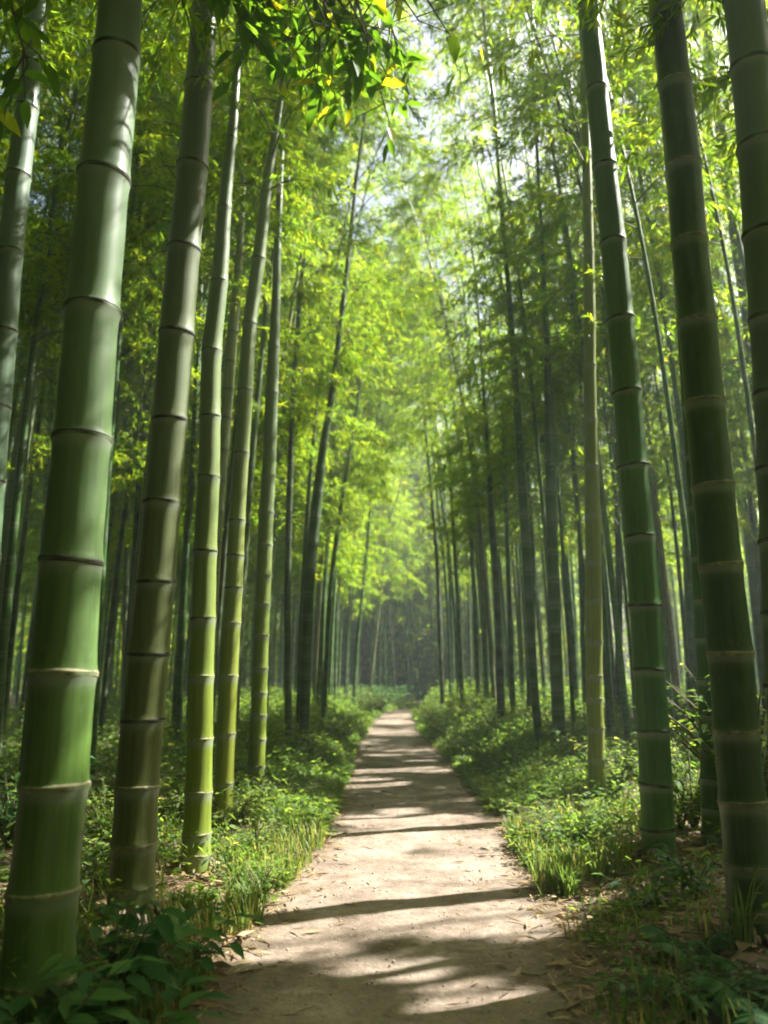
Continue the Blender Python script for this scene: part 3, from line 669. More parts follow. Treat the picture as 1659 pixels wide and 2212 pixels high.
while ntot < 276:
    sd = -1 if ntot % 2 else 1
    y = rng.uniform(6.6, 13.5); x = edge_l(y) - rng.uniform(1.1, 5) if sd < 0 else edge_r(y) + rng.uniform(1.2, 5)
    if sd > 0 and 3.4 < y * math.cos(SUN_AZ) - x * math.sin(SUN_AZ) < 5.6: continue
    if abs(x) > .5 * y + .2 or not place_ok((x, y), spots, .4): continue
    spots.append((x, y)); ntot += 1
    filler(x, y, LBL[sd], GRP[sd], True, np.random.default_rng(3000 + ntot), ntot)
# beyond the picture's right edge: the culms whose crowns shade the path, and a few on the left
off_spots = [(3.1, 4.6), (5.7, 4.2), (6.4, 5.6), (7.8, 5.9), (6.9, 5.0), (8.8, 6.6), (5.2, 9.0), (3.6, 4.2), (5.0, 6.2), (7.0, 10.8), (2.6, 2.4), (3.9, 2.9), (5.9, 4.6), (7.4, 6.6), (4.4, 4.9), (4.8, 3.6), (6.2, 6.1), (-3.6, 5.4), (-4.4, 7.4), (-2.6, 2.4), (2.2, .8), (4.6, 1.2), (-2.2, .4), (-3.4, -.6), (1.9, -1.4), (3.2, -.8), (-2.0, -2.6), (1.6, -3.2), (-3.8, 2.2)]
for k, (x, y) in enumerate(off_spots):
    filler(x, y, LBL[1 if x > 0 else -1], GRP[1 if x > 0 else -1], True, np.random.default_rng(7000 + k), k, 1.7)

rb = np.random.default_rng(88); kb = 0
while kb < 26:                              # unseen grove beside and behind the walker, put in to hold off skylight
    x = rb.uniform(-10, 7.5); y = rb.uniform(-9, 7)
    if x > edge_l(y) - .8 and x < edge_r(y) + .8: continue
    if abs(x) < .5 * y + .7 or (x > 0 and y > 0) or not place_ok((x, y), spots, 1.1): continue
    spots.append((x, y)); kb += 1
    filler(x, y, LBL[1 if x > 0 else -1], GRP[1 if x > 0 else -1], False, np.random.default_rng(7700 + kb), kb)

# ------------------------------------------------------------------ far wood closing the view, with an added skylight-blocking ring: one mass
def surround_wood():
    rng = np.random.default_rng(5); Vs, Qs, Ts, Ms, off = [], [], [], [], 0
    cv, cq, coff = [], [], 0
    for k in range(760):
        if k < 330:
            y = rng.uniform(33, 62); x = rng.uniform(-.62, .62) * y
            if rng.random() < .3: x = rng.uniform(-3.5, 5); y = rng.uniform(36, 46)
            if x > 2.2 and 38 < y < 47: continue                # a glade right of the far end lets the sun in
        else:                               # the same wood goes on unseen round the sides and behind, added to block skylight
            a = rng.uniform(math.radians(-235), math.radians(55)); rr = 7 + 25 * rng.random() ** 1.3
            if a > math.radians(-50): rr = max(rr, 13 + .3 * rr)
            x = rr * math.cos(a); y = 3.5 + rr * math.sin(a)
            if abs(x) < .56 * y + 1.5 or (x > edge_l(y) - 1 and x < edge_r(y) + 1): continue
        h0 = float(ground_h(x, y)); h = rng.uniform(10, 14)
        ax = filler_axis(rng, rng.uniform(.06, .095), h, 1 if x < 0 else -1, rng.uniform(-.03, .06))
        zz = np.linspace(-.2, h, 9)
        V, Q = tubes_geo((ax.pos(zz) + [x, y, h0])[None], ax.rad(zz)[None], 5)
        cv.append(V); cq.append(Q + coff); coff += len(V)
        for q in range(2 if k < 330 else 0):
            V, Q = tubes_geo((ax.pos(zz) * [1, 1, 1] + [x + rng.uniform(-1.5, 1.5), y + rng.uniform(-1.5, 1.5), h0])[None], ax.rad(zz)[None] * .7, 5)
            cv.append(V); cq.append(Q + coff); coff += len(V)
        n = 1500 if k < 330 else 1100; big = 1.0 if k < 330 else 1.35
        t = np.where(rng.random(n) < .30, rng.uniform(0, .3, n), rng.uniform(.22, 1, n)); zc = t * h
        a = rng.uniform(0, 2 * np.pi, n); rad = (1.6 * np.sin(np.pi * np.clip(t * .75 + .2, 0, 1)) * np.sqrt(rng.random(n)) + .1)
        P = ax.pos(zc) + np.stack([np.cos(a) * rad, np.sin(a) * rad, .2 - .3 * rad], -1) + [x, y, h0]
        D = unit(np.stack([np.cos(a), np.sin(a), -.5 + 0 * a], -1) + rand_dir(rng, n) * .8)
        if k >= 330:
            ok = ~in_sun(P, np.ones(n)); P, D, n = P[ok], D[ok], int(ok.sum())
        V, Q, T = leaf_geo(P, D, big * rng.uniform(.18, .40, n), big * rng.uniform(.05, .09, n), rng)
        Vs.append(V); Qs.append(Q + off); Ts.append(T); off += len(V)
    V = np.concatenate(Vs + cv); nq = sum(len(q) for q in Qs)
    Q = np.concatenate(Qs + [q + off for q in cq])
    T = np.concatenate(Ts + [np.full(coff, .3)])
    mi = np.zeros(len(Q), int); mi[nq:] = 1
    o = link('surrounding_woods', mesh_np('surrounding_woods', V, Q, [M_LEAF, M_CULM], {'tone': T}, mi)); o.color = (.06, .145, .06, .2)
    tag(o, 'hazy blue green bamboo wood closing the far end, plus an unseen shading ring behind', 'woods', kind='stuff')
surround_wood()

# ------------------------------------------------------------------ undergrowth
def verge_points(rng, n, ymin, ymax, dmax, pw=1.6, side=None, inside=.06):
    y = ymin + (ymax - ymin) * rng.random(n) ** pw
    s = np.where(rng.random(n) < .5, -1, 1) if side is None else np.full(n, side)
    e = np.where(s < 0, edge_l(y), edge_r(y))
    o = dmax * rng.random(n) ** 1.7 - inside
    return e + s * o, y, o

def ground_cover():
    rng = np.random.default_rng(21)
    X, Y, O = [], [], []
    for n, a, b, dm in ((1500, 2.4, 6, 2.6), (3600, 5, 12, 4.5), (4200, 10, 30, 7)):
        x, y, o = verge_points(rng, n, a, b, dm, 1.0, inside=-.05); X.append(x); Y.append(y); O.append(o)
    X = np.concatenate(X); Y = np.concatenate(Y); O = np.concatenate(O)
    patch = wob(X, Y, 1.5, 3.3) + .45 * wob(X, Y, 4.2, 1.0)
    keep = (patch > -.02 - .45 * (Y > 7)) & (np.abs(X) < .55 * Y + 1.2) & ~((Y < 4.4) & (O < .28) & (rng.random(len(X)) < .8)) & ~((X > 0) & (Y < 4.7) & (rng.random(len(X)) < .62)) & ~((O > .9) & (Y < 10) & (rng.random(len(X)) < .45))
    for f in NEARFEET:                      # trampled bare floor in front of the big culms
        dx = X - f[0] * (Y / f[1]); keep &= ~((np.abs(dx) < .20) & (Y < f[1] + .1) & (Y > f[1] - .75))
    X, Y, O = X[keep], Y[keep], O[keep]; n = len(X)
    h = (.08 + .20 * np.clip(O * 1.4, 0, 1) + .22 * sstep(8, 16, Y) * np.clip(O, 0, 1)) * rng.uniform(.6, 1.5, n)
    rad = h * rng.uniform(.7, 1.2, n) + .04
    k = 42
    i = np.repeat(np.arange(n), k); m = len(i)
    a = rng.uniform(0, 2 * np.pi, m); q = np.sqrt(rng.random(m)); f = rng.random(m) ** .6
    x = X[i] + np.cos(a) * q * rad[i]; y = Y[i] + np.sin(a) * q * rad[i]
    z = ground_h(x, y) + h[i] * f * (1 - .45 * q * q) + .01
    D = unit(np.stack([np.cos(a), np.sin(a), rng.normal(.1, .35, m)], -1) + rand_dir(rng, m) * .55)
    L = (.036 + .024 * sstep(3, 9, y) + .03 * sstep(10, 22, y)) * rng.uniform(.6, 1.5, m)
    tone = np.clip(rng.random(n)[i] * .5 + rng.random(m) * .45 + .05 * wob(x, y, 2, 0), 0, 1)
    V, Q, T = leaf_geo(np.stack([x, y, z], -1), D, L, L * rng.uniform(.22, .5, m), rng, tone)
    tag(link('ground_cover', mesh_np('ground_cover', V, Q, [M_GREEN], {'tone': T})), 'low leafy green ground cover along both verges of the path', 'ground cover', kind='stuff')
ground_cover()

def blades(name, X, Y, H, rng, bend=.5, w=.004):
    n = len(X); a = rng.uniform(0, 2 * np.pi, n); out = np.stack([np.cos(a), np.sin(a), 0 * a], -1)
    t = np.array([0, .4, .75, 1.0])
    b = rng.uniform(.2, 1.0, n) * bend
    Z = ground_h(X, Y)
    C = np.stack([X, Y, Z], -1)[:, None, :] + out[:, None, :] * (H * b)[:, None, None] * (t ** 2)[None, :, None] + np.array([0, 0, 1.]) * (H[:, None] * (t - .35 * b[:, None] * t ** 2))[..., None]
    S = np.stack([-np.sin(a), np.cos(a), 0 * a], -1)
    ww = w * rng.uniform(.6, 1.4, n)[:, None] * np.array([.8, 1, .7, .08])[None]
    V = np.stack([C + S[:, None] * ww[..., None], C - S[:, None] * ww[..., None]], 2)
    idx = np.arange(n * 8).reshape(n, 4, 2)
    Q = np.stack([idx[:, :-1, 0], idx[:, :-1, 1], idx[:, 1:, 1], idx[:, 1:, 0]], -1).reshape(-1, 4)
    T = np.repeat(rng.random(n), 8)
    return V.reshape(-1, 3), Q, T

def grass():
    rng = np.random.default_rng(22)
    x, y, o = verge_points(rng, 26000, 2.6, 9.5, 1.1, 1.2, inside=.10)
    k = (wob(x, y, 2.6, 5.0) > -.1) & ~np.any([(np.abs(x - f[0] * y / f[1]) < .16) & (y < f[1] + .1) & (y > f[1] - .7) for f in NEARFEET], axis=0) & (o > -.03 - .06 * rng.random(len(x))) & ~((x > 0) & (y < 4.6) & (rng.random(len(x)) < .82))
    x, y = x[k], y[k]
    V, Q, T = blades('grass', x, y, rng.uniform(.05, .19, len(x)), rng)
    tag(link('grass', mesh_np('grass', V, Q, [M_GRASS], {'tone': T})), 'fine grass fringing the trodden earth path', 'grass', kind='stuff')
grass()

def litter():
    rng = np.random.default_rng(23)
    n = 52000
    y = 1.8 + 12 * rng.random(n) ** 1.5
    s = np.where(rng.random(n) < .5, -1, 1); e = np.where(s < 0, edge_l(y), edge_r(y))
    o = rng.normal(.15, .38, n) + 1.6 * rng.random(n) ** 2; x = e + s * o
    k = rng.random(n) < np.where(o < 0, np.maximum(np.exp(o / .17), .10), 1.0)
    x, y = x[k], y[k]; m = len(x)
    z = ground_h(x, y) + .010 + .008 * rng.random(m)
    a = rng.uniform(0, 2 * np.pi, m)
    D = unit(np.stack([np.cos(a), np.sin(a), rng.normal(0, .12, m)], -1))
    L = rng.uniform(.04, .11, m)
    nb = 900                                # shed culm sheaths, larger and curled
    L[:nb] = rng.uniform(.06, .15, nb); wl = L * rng.uniform(.10, .2, m); wl[:nb] = L[:nb] * rng.uniform(.18, .3, nb); z[:nb] += .012
    V, Q, T = leaf_geo(np.stack([x, y, z], -1), D, L, wl, rng, droop=.0)
    tag(link('leaf_litter', mesh_np('leaf_litter', V, Q, [M_LITTER], {'tone': T})), 'fallen dry bamboo leaves strewn along the path edges', 'leaf litter', kind='stuff')
    # loose grit on the path
    n = 5200; y = 1.9 + 9 * rng.random(n) ** 1.6; f = rng.random(n); x = edge_l(y) + (edge_r(y) - edge_l(y)) * f
    r = .0022 + .006 * rng.random(n) ** 4; z = ground_h(x, y) + .006 + r * .3
    o8 = np.array([[1, 0, 0], [-1, 0, 0], [0, 1, 0], [0, -1, 0], [0, 0, .7], [0, 0, -.7]]); fc = np.array([[0, 2, 4], [2, 1, 4], [1, 3, 4], [3, 0, 4], [2, 0, 5], [1, 2, 5], [3, 1, 5], [0, 3, 5]])
    V = np.stack([x, y, z], -1)[:, None] + o8[None] * r[:, None, None] * rng.uniform(.6, 1.4, (n, 6, 1))
    T = (np.arange(n) * 6)[:, None, None] + fc[None]
    tag(link('gravel', mesh_np('gravel', V.reshape(-1, 3), T.reshape(-1, 3), [M_STONE])), 'loose grit scattered on the trodden earth path', 'gravel', kind='stuff')
litter()

def stems_and_leaves(rng, n_st, h, spread, leafL, k, kind='broad', up=.55, wr=.42):
    """plant local geometry: curved stems with leaves along them"""
    az = rng.uniform(0, 2 * np.pi, n_st); hh = h * rng.uniform(.6, 1.1, n_st); sp = spread * rng.uniform(.4, 1.1, n_st)
    t = np.linspace(0, 1, 5)
    C = np.stack([np.cos(az)[:, None] * sp[:, None] * t ** 1.5, np.sin(az)[:, None] * sp[:, None] * t ** 1.5, hh[:, None] * (t - .18 * t ** 3)], -1)
    C[..., 2] -= .02
    R = np.linspace(.0045, .0015, 5)[None] * np.ones((n_st, 1)) * max(1, h / .5)
    i = np.repeat(np.arange(n_st), k); tt = np.tile(np.linspace(.3, 1, k), n_st) + rng.normal(0, .03, n_st * k); tt = np.clip(tt, .2, 1)
    P = np.stack([np.cos(az[i]) * sp[i] * tt ** 1.5, np.sin(az[i]) * sp[i] * tt ** 1.5, hh[i] * (tt - .18 * tt ** 3) - .02], -1)
    a = az[i] + np.where(np.arange(len(i)) % 2 == 0, 1, -1) * rng.uniform(.5, 1.6, len(i)) * (1.05 - .6 * tt)
    D = unit(np.stack([np.cos(a), np.sin(a), rng.normal(.08, .25, len(i))], -1))
    L = leafL * rng.uniform(.65, 1.2, len(i))
    g = broad_geo(P, D, L, L * wr * rng.uniform(.8, 1.2, len(i)), rng, None, .22)
    return (C, R), g

def plant(name, label, cat, px, py, mat, rng_seed, n_st, h, spread, leafL, k, wr=.42, group=None, d=None):
    rng = np.random.default_rng(rng_seed)
    if d is None: p = ground_hit(px, py)
    else:
        q = at_depth(px, py, d); p = np.array([q[0], q[1], float(ground_h(q[0], q[1]))])
    (C, R), (V, polys, T) = stems_and_leaves(rng, n_st, h, spread, leafL, k, wr=wr)
    root = bpy.data.objects.new(name, None); COL.objects.link(root); root.location = p; root.empty_display_size = .1
    tag(root, label, cat, group)
    SV, SQ = tubes_geo(C, R, 4)
    link('stem', mesh_np('stem', SV, SQ, [M_TWIG], smooth=True), root)
    link('foliage', mesh_np('foliage', V, polys, [mat], {'tone': T}), root)
    return root

def fern(name, label, px, py, seed, nf, Lf, mat, group=None, arch=.6, d=None):
    """rosette of arching fronds with paired leaflets"""
    rng = np.random.default_rng(seed)
    if d is None: p = ground_hit(px, py)
    else:
        q = at_depth(px, py, d); p = np.array([q[0], q[1], float(ground_h(q[0], q[1]))])
    root = bpy.data.objects.new(name, None); COL.objects.link(root); root.location = p; root.empty_display_size = .1
    tag(root, label, 'fern', group)
    az = np.arange(nf) * 2.4 + rng.normal(0, .3, nf)
    for j in range(nf):
        l = Lf * rng.uniform(.7, 1.1); el = rng.uniform(.7, 1.25); t = np.linspace(0, 1, 9)
        C = np.stack([np.cos(az[j]) * l * t * math.cos(el * .8), np.sin(az[j]) * l * t * math.cos(el * .8), l * (math.sin(el) * t - arch * t * t)], -1)
        V1, Q1 = tubes_geo(C[None], np.linspace(.003, .0008, 9)[None], 4)
        m = 26; tt = np.repeat(np.linspace(.18, .99, m), 2)
        P = np.stack([np.interp(tt, t, C[:, q]) for q in range(3)], -1)
        s = np.tile([1, -1], m); sv = np.array([-math.sin(az[j]), math.cos(az[j]), 0])
        fw = np.array([math.cos(az[j]), math.sin(az[j]), -.2])
        D = unit(sv[None] * s[:, None] + fw[None] * .35 + np.array([0, 0, -.15]) + rand_dir(rng, 2 * m) * .08)
        L = l * .24 * np.sin(np.pi * np.clip(tt * .9 + .08, 0, 1)) + .006
        V2, Q2, T = leaf_geo(P, D, L, L * .26 + .003, rng, np.full(2 * m, rng.uniform(.2, .8)), .12, up=np.array([0, 0, 2.]))
        link('frond', mesh_np('frond', np.concatenate([V1, V2]), np.concatenate([Q1, Q2 + len(V1)]), [mat], {'tone': np.concatenate([np.full(len(V1), .3), T])}), root)
    return root

# ferns and weeds standing in numbers along both verges
def crowd_plants():
    rng = np.random.default_rng(70)
    def weed_parts(seed, n_st, h, sp, lf, k, mat):
        r = np.random.default_rng(seed); (C, R), (V, polys, T) = stems_and_leaves(r, n_st, h, sp, lf, k)
        SV, SQ = tubes_geo(C, R, 4)
        return mesh_np('stem', SV, SQ, [M_TWIG], smooth=True), mesh_np('foliage', V, polys, [mat], {'tone': T})
    kinds = [weed_parts(500 + i, *a) for i, a in enumerate([(26, .34, .28, .055, 9, M_GREEN), (34, .26, .32, .045, 9, M_GREEN), (18, .48, .24, .075, 8, M_GREEN), (22, .30, .26, .07, 7, M_SHRUB), (40, .40, .40, .05, 10, M_GREEN)])]
    n = 0
    while n < 84:
        y = 4.0 + 15 * rng.random() ** 1.25; s = -1 if rng.random() < .5 else 1
        o = .22 + 2.6 * rng.random() ** 1.5 * (1 + y / 14); x = (edge_l(y) if s < 0 else edge_r(y)) + s * o
        if abs(x) > .46 * y or any(abs(x - f[0] * y / f[1]) < .38 and f[1] - 1.1 < y < f[1] + .15 for f in NEARFEET): continue
        r = bpy.data.objects.new('weed', None); COL.objects.link(r); r.location = (x, y, float(ground_h(x, y))); r.empty_display_size = .1
        k = rng.uniform(.65, 1.2) * (1 if y < 9 else 1.35); r.scale = (k, k, k * rng.uniform(.8, 1.2)); r.rotation_euler = (0, 0, rng.uniform(0, 6.3))
        side = 'left' if s < 0 else 'right'
        tag(r, f'green leafy weed among the many growing along the {side} verge', 'weed', f'weeds along the {side} verge')
        a, b = kinds[int(rng.integers(0, 5))]
        link('stem', a, r); link('foliage', b, r); n += 1
crowd_plants()

# big leaved dark shrubs in the front left corner
plant('shrub', 'dark broad leaved shrub around the foot of the thickest bamboo, front left', 'shrub', 250, 2130, M_SHRUB, 1, 26, .42, .34, .13, 6, .46, d=2.95)
plant('shrub', 'leafy shrub with a pale drooping leaf beside the brownish olive culm', 'shrub', 370, 2080, M_SHRUB, 2, 18, .30, .30, .13, 5, .44, d=3.25)
plant('shrub', 'large leaved plant in the bottom left corner in front of the thickest bamboo', 'shrub', 60, 2330, M_SHRUB, 3, 12, .34, .26, .15, 5, .5, d=2.45)
plant('shrub', 'low broad leaved plant at the bottom edge left of the path', 'shrub', 270, 2300, M_SHRUB, 4, 14, .24, .24, .12, 5, .5, d=2.55)
# right hand greenery
plant('bush', 'tall bright bush between the pale yellow bamboo and the blue green one', 'bush', 1335, 1730, M_GREEN, 5, 46, .62, .42, .065, 11, .5)
plant('bush', 'low sunlit bush spilling to the path edge below the pale yellow bamboo', 'bush', 1230, 1830, M_GREEN, 6, 50, .34, .44, .055, 9, .5)
plant('bush', 'leafy bush right behind the pale ringed dark green bamboo', 'bush', 1500, 1790, M_GREEN, 7, 44, .75, .5, .07, 11, .48)
plant('bush', 'tall yellow green bush at the right edge behind the grey brown bamboo', 'bush', 1640, 1830, M_GREEN, 8, 60, 1.25, .6, .085, 14, .42)
plant('bush', 'bush in the haze beside the medium straight green bamboo', 'bush', 1460, 1600, M_GREEN, 9, 46, .8, .55, .09, 11, .45)
plant('weed', 'dark star leaved weed on the shaded bank under the blue green bamboo', 'weed', 1400, 1960, M_SHRUB, 10, 12, .24, .2, .09, 5, .42)
plant('weed', 'shaded leafy weed on the bank between the blue green and dark green bamboos', 'weed', 1500, 1940, M_SHRUB, 11, 18, .30, .24, .07, 7, .36)
plant('weed', 'dim green weed in the bottom right corner', 'weed', 1540, 2190, M_SHRUB, 12, 26, .20, .3, .06, 7, .42)
plant('weed', 'dim green weed at the bottom edge right of the path', 'weed', 1420, 2170, M_SHRUB, 13, 24, .15, .26, .05, 7, .42)
# left hand weeds
plant('weed', 'sunlit pale weed clump right of the bare footed bamboo beside the path', 'weed', 545, 1850, M_GREEN, 14, 46, .26, .26, .045, 9, .42)
plant('weed', 'bright weed clump at the foot of the leaning yellow green bamboo', 'weed', 505, 1790, M_GREEN, 15, 46, .34, .30, .05, 10, .42)
plant('weed', 'upright dark weed at the left path edge in the sun patch', 'weed', 562, 1950, M_GREEN, 16, 16, .26, .1, .03, 9, .3)
plant('weed', 'yellow green weed between the brownish olive culm and the bare footed one', 'weed', 380, 1790, M_GREEN, 17, 40, .45, .36, .06, 9, .45)
plant('weed', 'leafy weed behind the thickest bamboo and the brownish olive culm', 'weed', 225, 1850, M_GREEN, 18, 50, .55, .5, .06, 10, .45)
plant('weed', 'shaded weed at the far left edge behind the thickest bamboo', 'weed', 20, 1830, M_SHRUB, 19, 50, .6, .5, .07, 9, .45)
plant('weed', 'soft weed clump beside the slim bright yellow bamboo', 'weed', 620, 1740, M_GREEN, 20, 56, .34, .42, .045, 10, .42)
plant('bush', 'lit green bush on the right bank at the far end of the path', 'bush', 960, 1595, M_GREEN, 21, 90, .75, .8, .09, 11, .45)
plant('bush', 'rounded pale bush on the right verge before the dense bamboo clump', 'bush', 1060, 1660, M_GREEN, 22, 80, .42, .55, .06, 10, .45)
plant('bush', 'sunlit bush on the left verge far along the path', 'bush', 742, 1590, M_GREEN, 23, 80, .55, .6, .08, 10, .45)
plant('bush', 'dark bush at the bend where the path ends', 'bush', 820, 1535, M_SHRUB, 24, 110, .9, 1.3, .12, 10, .5)
plant('bush', 'pale hazy bush at the foot of the hair thin arching bamboo', 'bush', 780, 1545, M_GREEN, 25, 90, .7, .9, .10, 10, .5)
fern('fern', 'fern with long arching fronds under the pale yellow bamboo', 1245, 1745, 31, 7, .62, M_GREEN)
fern('fern', 'small shaded fern on the bank below the dark green bamboo', 1500, 2080, 32, 7, .30, M_SHRUB)
fern('fern', 'small fern tuft beside the leafy shrub left of the path', 420, 1960, 33, 8, .24, M_GREEN)
fern('fern', 'lacy fern at the left path edge by the soft weed clump', 640, 1790, 34, 8, .32, M_GREEN)
fern('fern', 'dim fern behind the bottom edge on the right bank', 1640, 2190, 35, 8, .34, M_SHRUB)

def tuft(label, px, py, seed, n, h):
    rng = np.random.default_rng(seed); p = ground_hit(px, py)
    X = p[0] + rng.normal(0, .03, n); Y = p[1] + rng.normal(0, .03, n)
    V, Q, T = blades('grass_tuft', X, Y, h * rng.uniform(.6, 1.2, n), rng, .8, .006)
    o = link('grass_tuft', mesh_np('grass_tuft', V - p, Q, [M_GRASS], {'tone': T * .7}), None, p)
    tag(o, label, 'grass tuft')
tuft('tuft of arching grass at the left path edge by the straw', 540, 1975, 41, 60, .17)
tuft('long pale grass blades at the foot of the dark green bamboo on the right', 1600, 2060, 42, 14, .34)
tuft('grass tuft on the right path edge in the sun patch', 1225, 1935, 43, 70, .2)

# sticks and single leaves on the path
def stick(label, pts, r, seed):
    rng = np.random.default_rng(seed)
    P = np.array([ground_hit(*q) for q in pts]); org = P[0].copy()
    P[:, 2] += r + .008
    t = np.linspace(0, len(P) - 1, 14); C = np.stack([np.interp(t, np.arange(len(P)), P[:, k]) for k in range(3)], -1)
    C += rng.normal(0, r * .5, C.shape) * [1, 1, .4]
    V, Q = tubes_geo(C[None] - org, (r * np.linspace(1, .45, 14) * rng.uniform(.85, 1.15, 14))[None], 7)
    tag(link('fallen_stick', mesh_np('fallen_stick', V, Q, [M_STICK], smooth=True), None, org), label, 'stick', 'sticks lying on the path')
stick('grey stick lying at the left edge of the path in the shade', [(545, 2108), (590, 2095), (628, 2078)], .008, 51)
stick('pale bent stick lying on the right half of the path', [(1128, 2110), (1160, 2116), (1188, 2106)], .006, 52)
stick('thin dark twig at the bottom left of the path', [(380, 2180), (450, 2176), (520, 2200)], .005, 53)
stick('thin twig at the bottom right edge of the path', [(1185, 2196), (1240, 2180), (1290, 2150)], .005, 54)
def cane(label, px, py, az, ln, r, seed):
    rng = np.random.default_rng(seed); p = ground_hit(px, py); t = np.linspace(-.5, .5, 12)
    x = p[0] + math.cos(az) * ln * t; y = p[1] + math.sin(az) * ln * t
    z = np.maximum.reduce([ground_h(x, y)]) + r + .05 + .12 * (t + .5); C = np.stack([x, y, z], -1)
    V, Q = tubes_geo(C[None] - p, (r * (1 - .25 * (t + .5)) * np.where(np.arange(12) % 3 == 1, 1.08, 1))[None], 10)
    tag(link('fallen_cane', mesh_np('fallen_cane', V, Q, [M_STICK], smooth=True), None, p), label, 'cane', 'dead canes lying in the grove')
cane('dead grey cane lying in the weeds behind the brownish olive culm', 215, 1720, .35, 2.6, .028, 61)
cane('dead cane leaning low in the undergrowth left of the sunlit row', 470, 1660, 2.7, 2.8, .026, 62)
cane('pale dead cane lying across the floor right of the pale yellow bamboo', 1345, 1655, .5, 2.6, .026, 63)
stick('dry branch lying in the straw left of the bare footed bamboo', [(190, 1790), (255, 1770), (400, 1745)], .02, 55)

# ------------------------------------------------------------------ broadleaf tree behind the walker whose bough hangs over the path
def leafy_tree():
    rng = np.random.default_rng(61)
    base = np.array([-1.75, -.9, float(ground_h(-1.75, -.9))])
    root = bpy.data.objects.new('broadleaf_tree', None); COL.objects.link(root); root.location = base
    tag(root, 'broadleaf tree whose dark leafy boughs hang into the top of the photo', 'tree')
    z = np.linspace(-.2, 4.6, 10)
    C = np.stack([.25 * np.sin(z * .6), .12 * z, z], -1)
    V, Q = tubes_geo(C[None], np.linspace(.14, .075, 10)[None], 12)
    link('trunk', mesh_np('trunk', V, Q, [M_BARK], smooth=True), root)
    top = C[-1] + base
    def tgt(x, y, d): return at_depth(x, y, d)
    # boughs reach forward over the path
    ends = [tgt(905, 45, 3.6), tgt(800, 90, 3.3), tgt(700, 40, 3.1), tgt(600, 60, 3.4), tgt(870, 130, 3.9), tgt(520, 40, 3.2), tgt(840, 260, 4.6), tgt(760, 190, 4.4), tgt(60, 140, 3.2), tgt(980, 90, 4.6), tgt(640, 130, 3.9), tgt(560, 110, 3.6), tgt(665, 170, 3.7), tgt(750, 120, 3.5), tgt(845, 180, 3.8), tgt(690, 90, 3.2), tgt(790, 60, 3.4)]
    Pl, Dl, Ll, lead = [], [], [], []
    for e in ends:
        s = np.linspace(0, 1, 12)[:, None]
        mid = (top + e) / 2 + np.array([0, 0, .55])
        c = (1 - s) ** 2 * top + 2 * s * (1 - s) * mid + s ** 2 * e
        c[1:-1] += rng.normal(0, .03, (10, 3))
        V, Q = tubes_geo((c - base)[None], np.linspace(.035, .004, 12)[None], 6)
        link('bough', mesh_np('bough', V, Q, [M_BARK], smooth=True), root)
        n_t = 30
        for j in range(n_t):
            t = rng.uniform(.62, 1.0) if j else 1.0
            p = np.array([np.interp(t, s[:, 0], c[:, k]) for k in range(3)])
            d = unit(unit(e - top) * .5 + rand_dir(rng, 1)[0] * .9 + np.array([0, 0, -.25]))
            l = rng.uniform(.1, .3)
            for q in np.linspace(.25, 1, 4):
                Pl.append(p + d * l * q); Dl.append(unit(d * .5 + rand_dir(rng, 1)[0] * .8 + np.array([0, 0, -.35]))); Ll.append(rng.uniform(.07, .15))
            tw = np.stack([p, p + d * l * .5, p + d * l])
            lead.append(tw)
    # upper crown above and behind, unseen and thickened to block skylight
    for j in range(4200):
        p = top + rng.normal(0, 1, 3) * [1.5, 1.3, .7] + [.4, -.5, 1.4]
        Pl.append(p); Dl.append(unit(rand_dir(rng, 1)[0] + np.array([0, 0, -.4]))); Ll.append(rng.uniform(.09, .16))
    P = np.array(Pl); D = np.array(Dl); L = np.array(Ll)
    k = ~in_sun(P, np.full(len(P), .8)); P, D, L = P[k], D[k], L[k]
    tone = np.where(rng.random(len(P)) < .07, rng.uniform(.85, 1, len(P)), rng.uniform(0, .75, len(P)))
    V, polys, T = broad_geo(P - base, D, L, L * rng.uniform(.38, .56, len(L)), rng, tone, .2)
    link('foliage', mesh_np('foliage', V, polys, [M_BROAD], {'tone': T}), root)
    V, Q = tubes_geo(np.array(lead) - base, np.tile([.004, .003, .0015], (len(lead), 1)), 4)
    link('twig_spray', mesh_np('twig_spray', V, Q, [M_BARK], smooth=True), root)
leafy_tree()

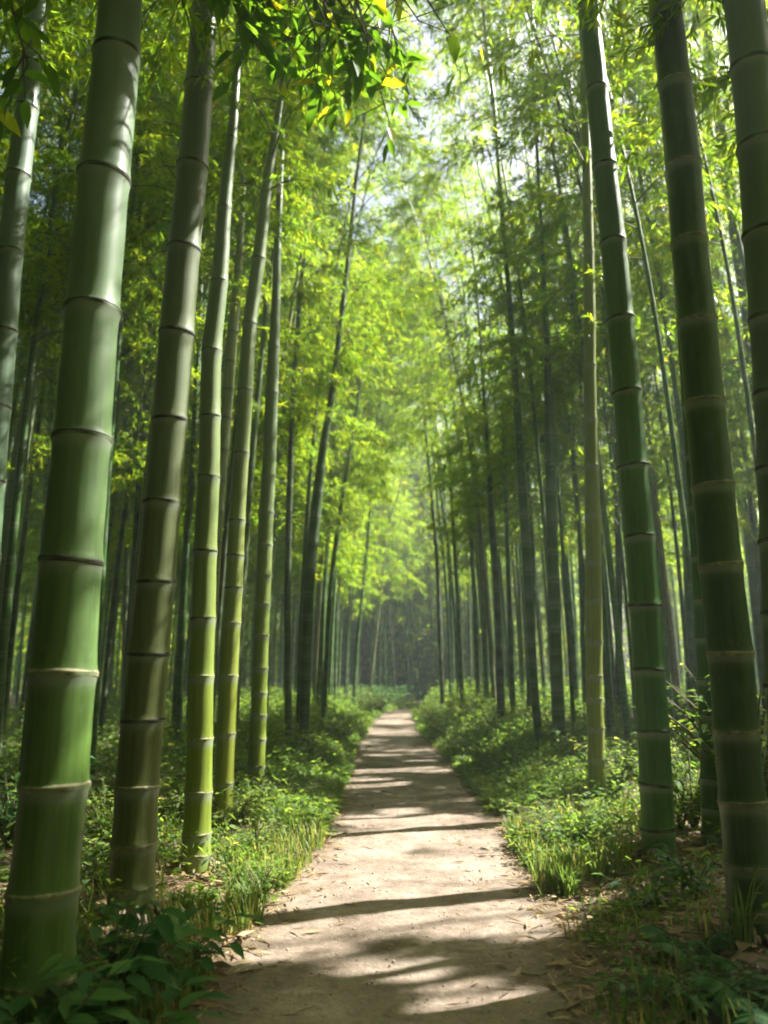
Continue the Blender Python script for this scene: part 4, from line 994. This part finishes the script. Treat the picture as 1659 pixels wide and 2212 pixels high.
# ------------------------------------------------------------------ haze
def haze(density):
    lo = np.array([-48., -14, -1.3]); hi = np.array([48., 70, 17])
    c = np.array([[i, j, k] for i in (0, 1) for j in (0, 1) for k in (0, 1)]); V = lo + (hi - lo) * c
    Q = np.array([[0, 1, 3, 2], [4, 6, 7, 5], [0, 4, 5, 1], [2, 3, 7, 6], [0, 2, 6, 4], [1, 5, 7, 3]])
    m, nt, N, L = new_mat('haze')
    v = nd(N, 'ShaderNodeVolumePrincipled'); v.inputs['Color'].default_value = (.80, .95, .95, 1); v.inputs['Density'].default_value = density; v.inputs['Anisotropy'].default_value = .35
    o = nd(N, 'ShaderNodeOutputMaterial'); L.new(v.outputs[0], o.inputs['Volume'])
    tag(link('haze', mesh_np('haze', V, Q, [m])), 'pale haze hanging in the bamboo grove', 'haze', kind='stuff')
haze(.0033)

# ------------------------------------------------------------------ light, world, camera
w = bpy.data.worlds.new('World'); SC.world = w; w.use_nodes = True
nt = w.node_tree; nt.nodes.clear()
sky = nt.nodes.new('ShaderNodeTexSky'); sky.sky_type = 'NISHITA'; sky.sun_disc = False; sky.dust_density = 7.0; sky.air_density = .8; sky.ozone_density = .6
sky.sun_elevation = SUN_EL; sky.sun_rotation = math.pi / 2 - SUN_AZ
bg = nt.nodes.new('ShaderNodeBackground'); bg.inputs[1].default_value = .065
ow = nt.nodes.new('ShaderNodeOutputWorld'); nt.links.new(sky.outputs[0], bg.inputs[0]); nt.links.new(bg.outputs[0], ow.inputs[0])

ld = bpy.data.lights.new('sun', 'SUN'); ld.energy = 5.0; ld.angle = math.radians(.55); ld.color = (1, .96, .88)
lo = bpy.data.objects.new('sun', ld); COL.objects.link(lo)
lo.rotation_euler = Vector(SUN).to_track_quat('Z', 'Y').to_euler()

cd = bpy.data.cameras.new('camera'); cam = bpy.data.objects.new('camera', cd); COL.objects.link(cam)
cam.location = CAM; cam.rotation_euler = (math.pi / 2 + PITCH, 0, 0)
cd.sensor_fit = 'HORIZONTAL'; cd.sensor_width = 36; cd.lens = 36 * F / W0
cd.clip_start = .05; cd.clip_end = 600
cd.dof.use_dof = True; cd.dof.focus_distance = 4.2; cd.dof.aperture_fstop = 2.2
SC.camera = cam

SC.render.engine = 'CYCLES'
cy = SC.cycles
cy.use_denoising = True
cy.max_bounces = 7; cy.diffuse_bounces = 4; cy.glossy_bounces = 2; cy.transmission_bounces = 4; cy.volume_bounces = 0; cy.transparent_max_bounces = 4
cy.caustics_reflective = False; cy.caustics_refractive = False
cy.sample_clamp_indirect = 6
cy.pixel_filter_type = 'BLACKMAN_HARRIS'; cy.filter_width = 1.9
SC.view_settings.view_transform = 'Standard'; SC.view_settings.look = 'None'
SC.view_settings.exposure = 2.3; SC.view_settings.gamma = 1
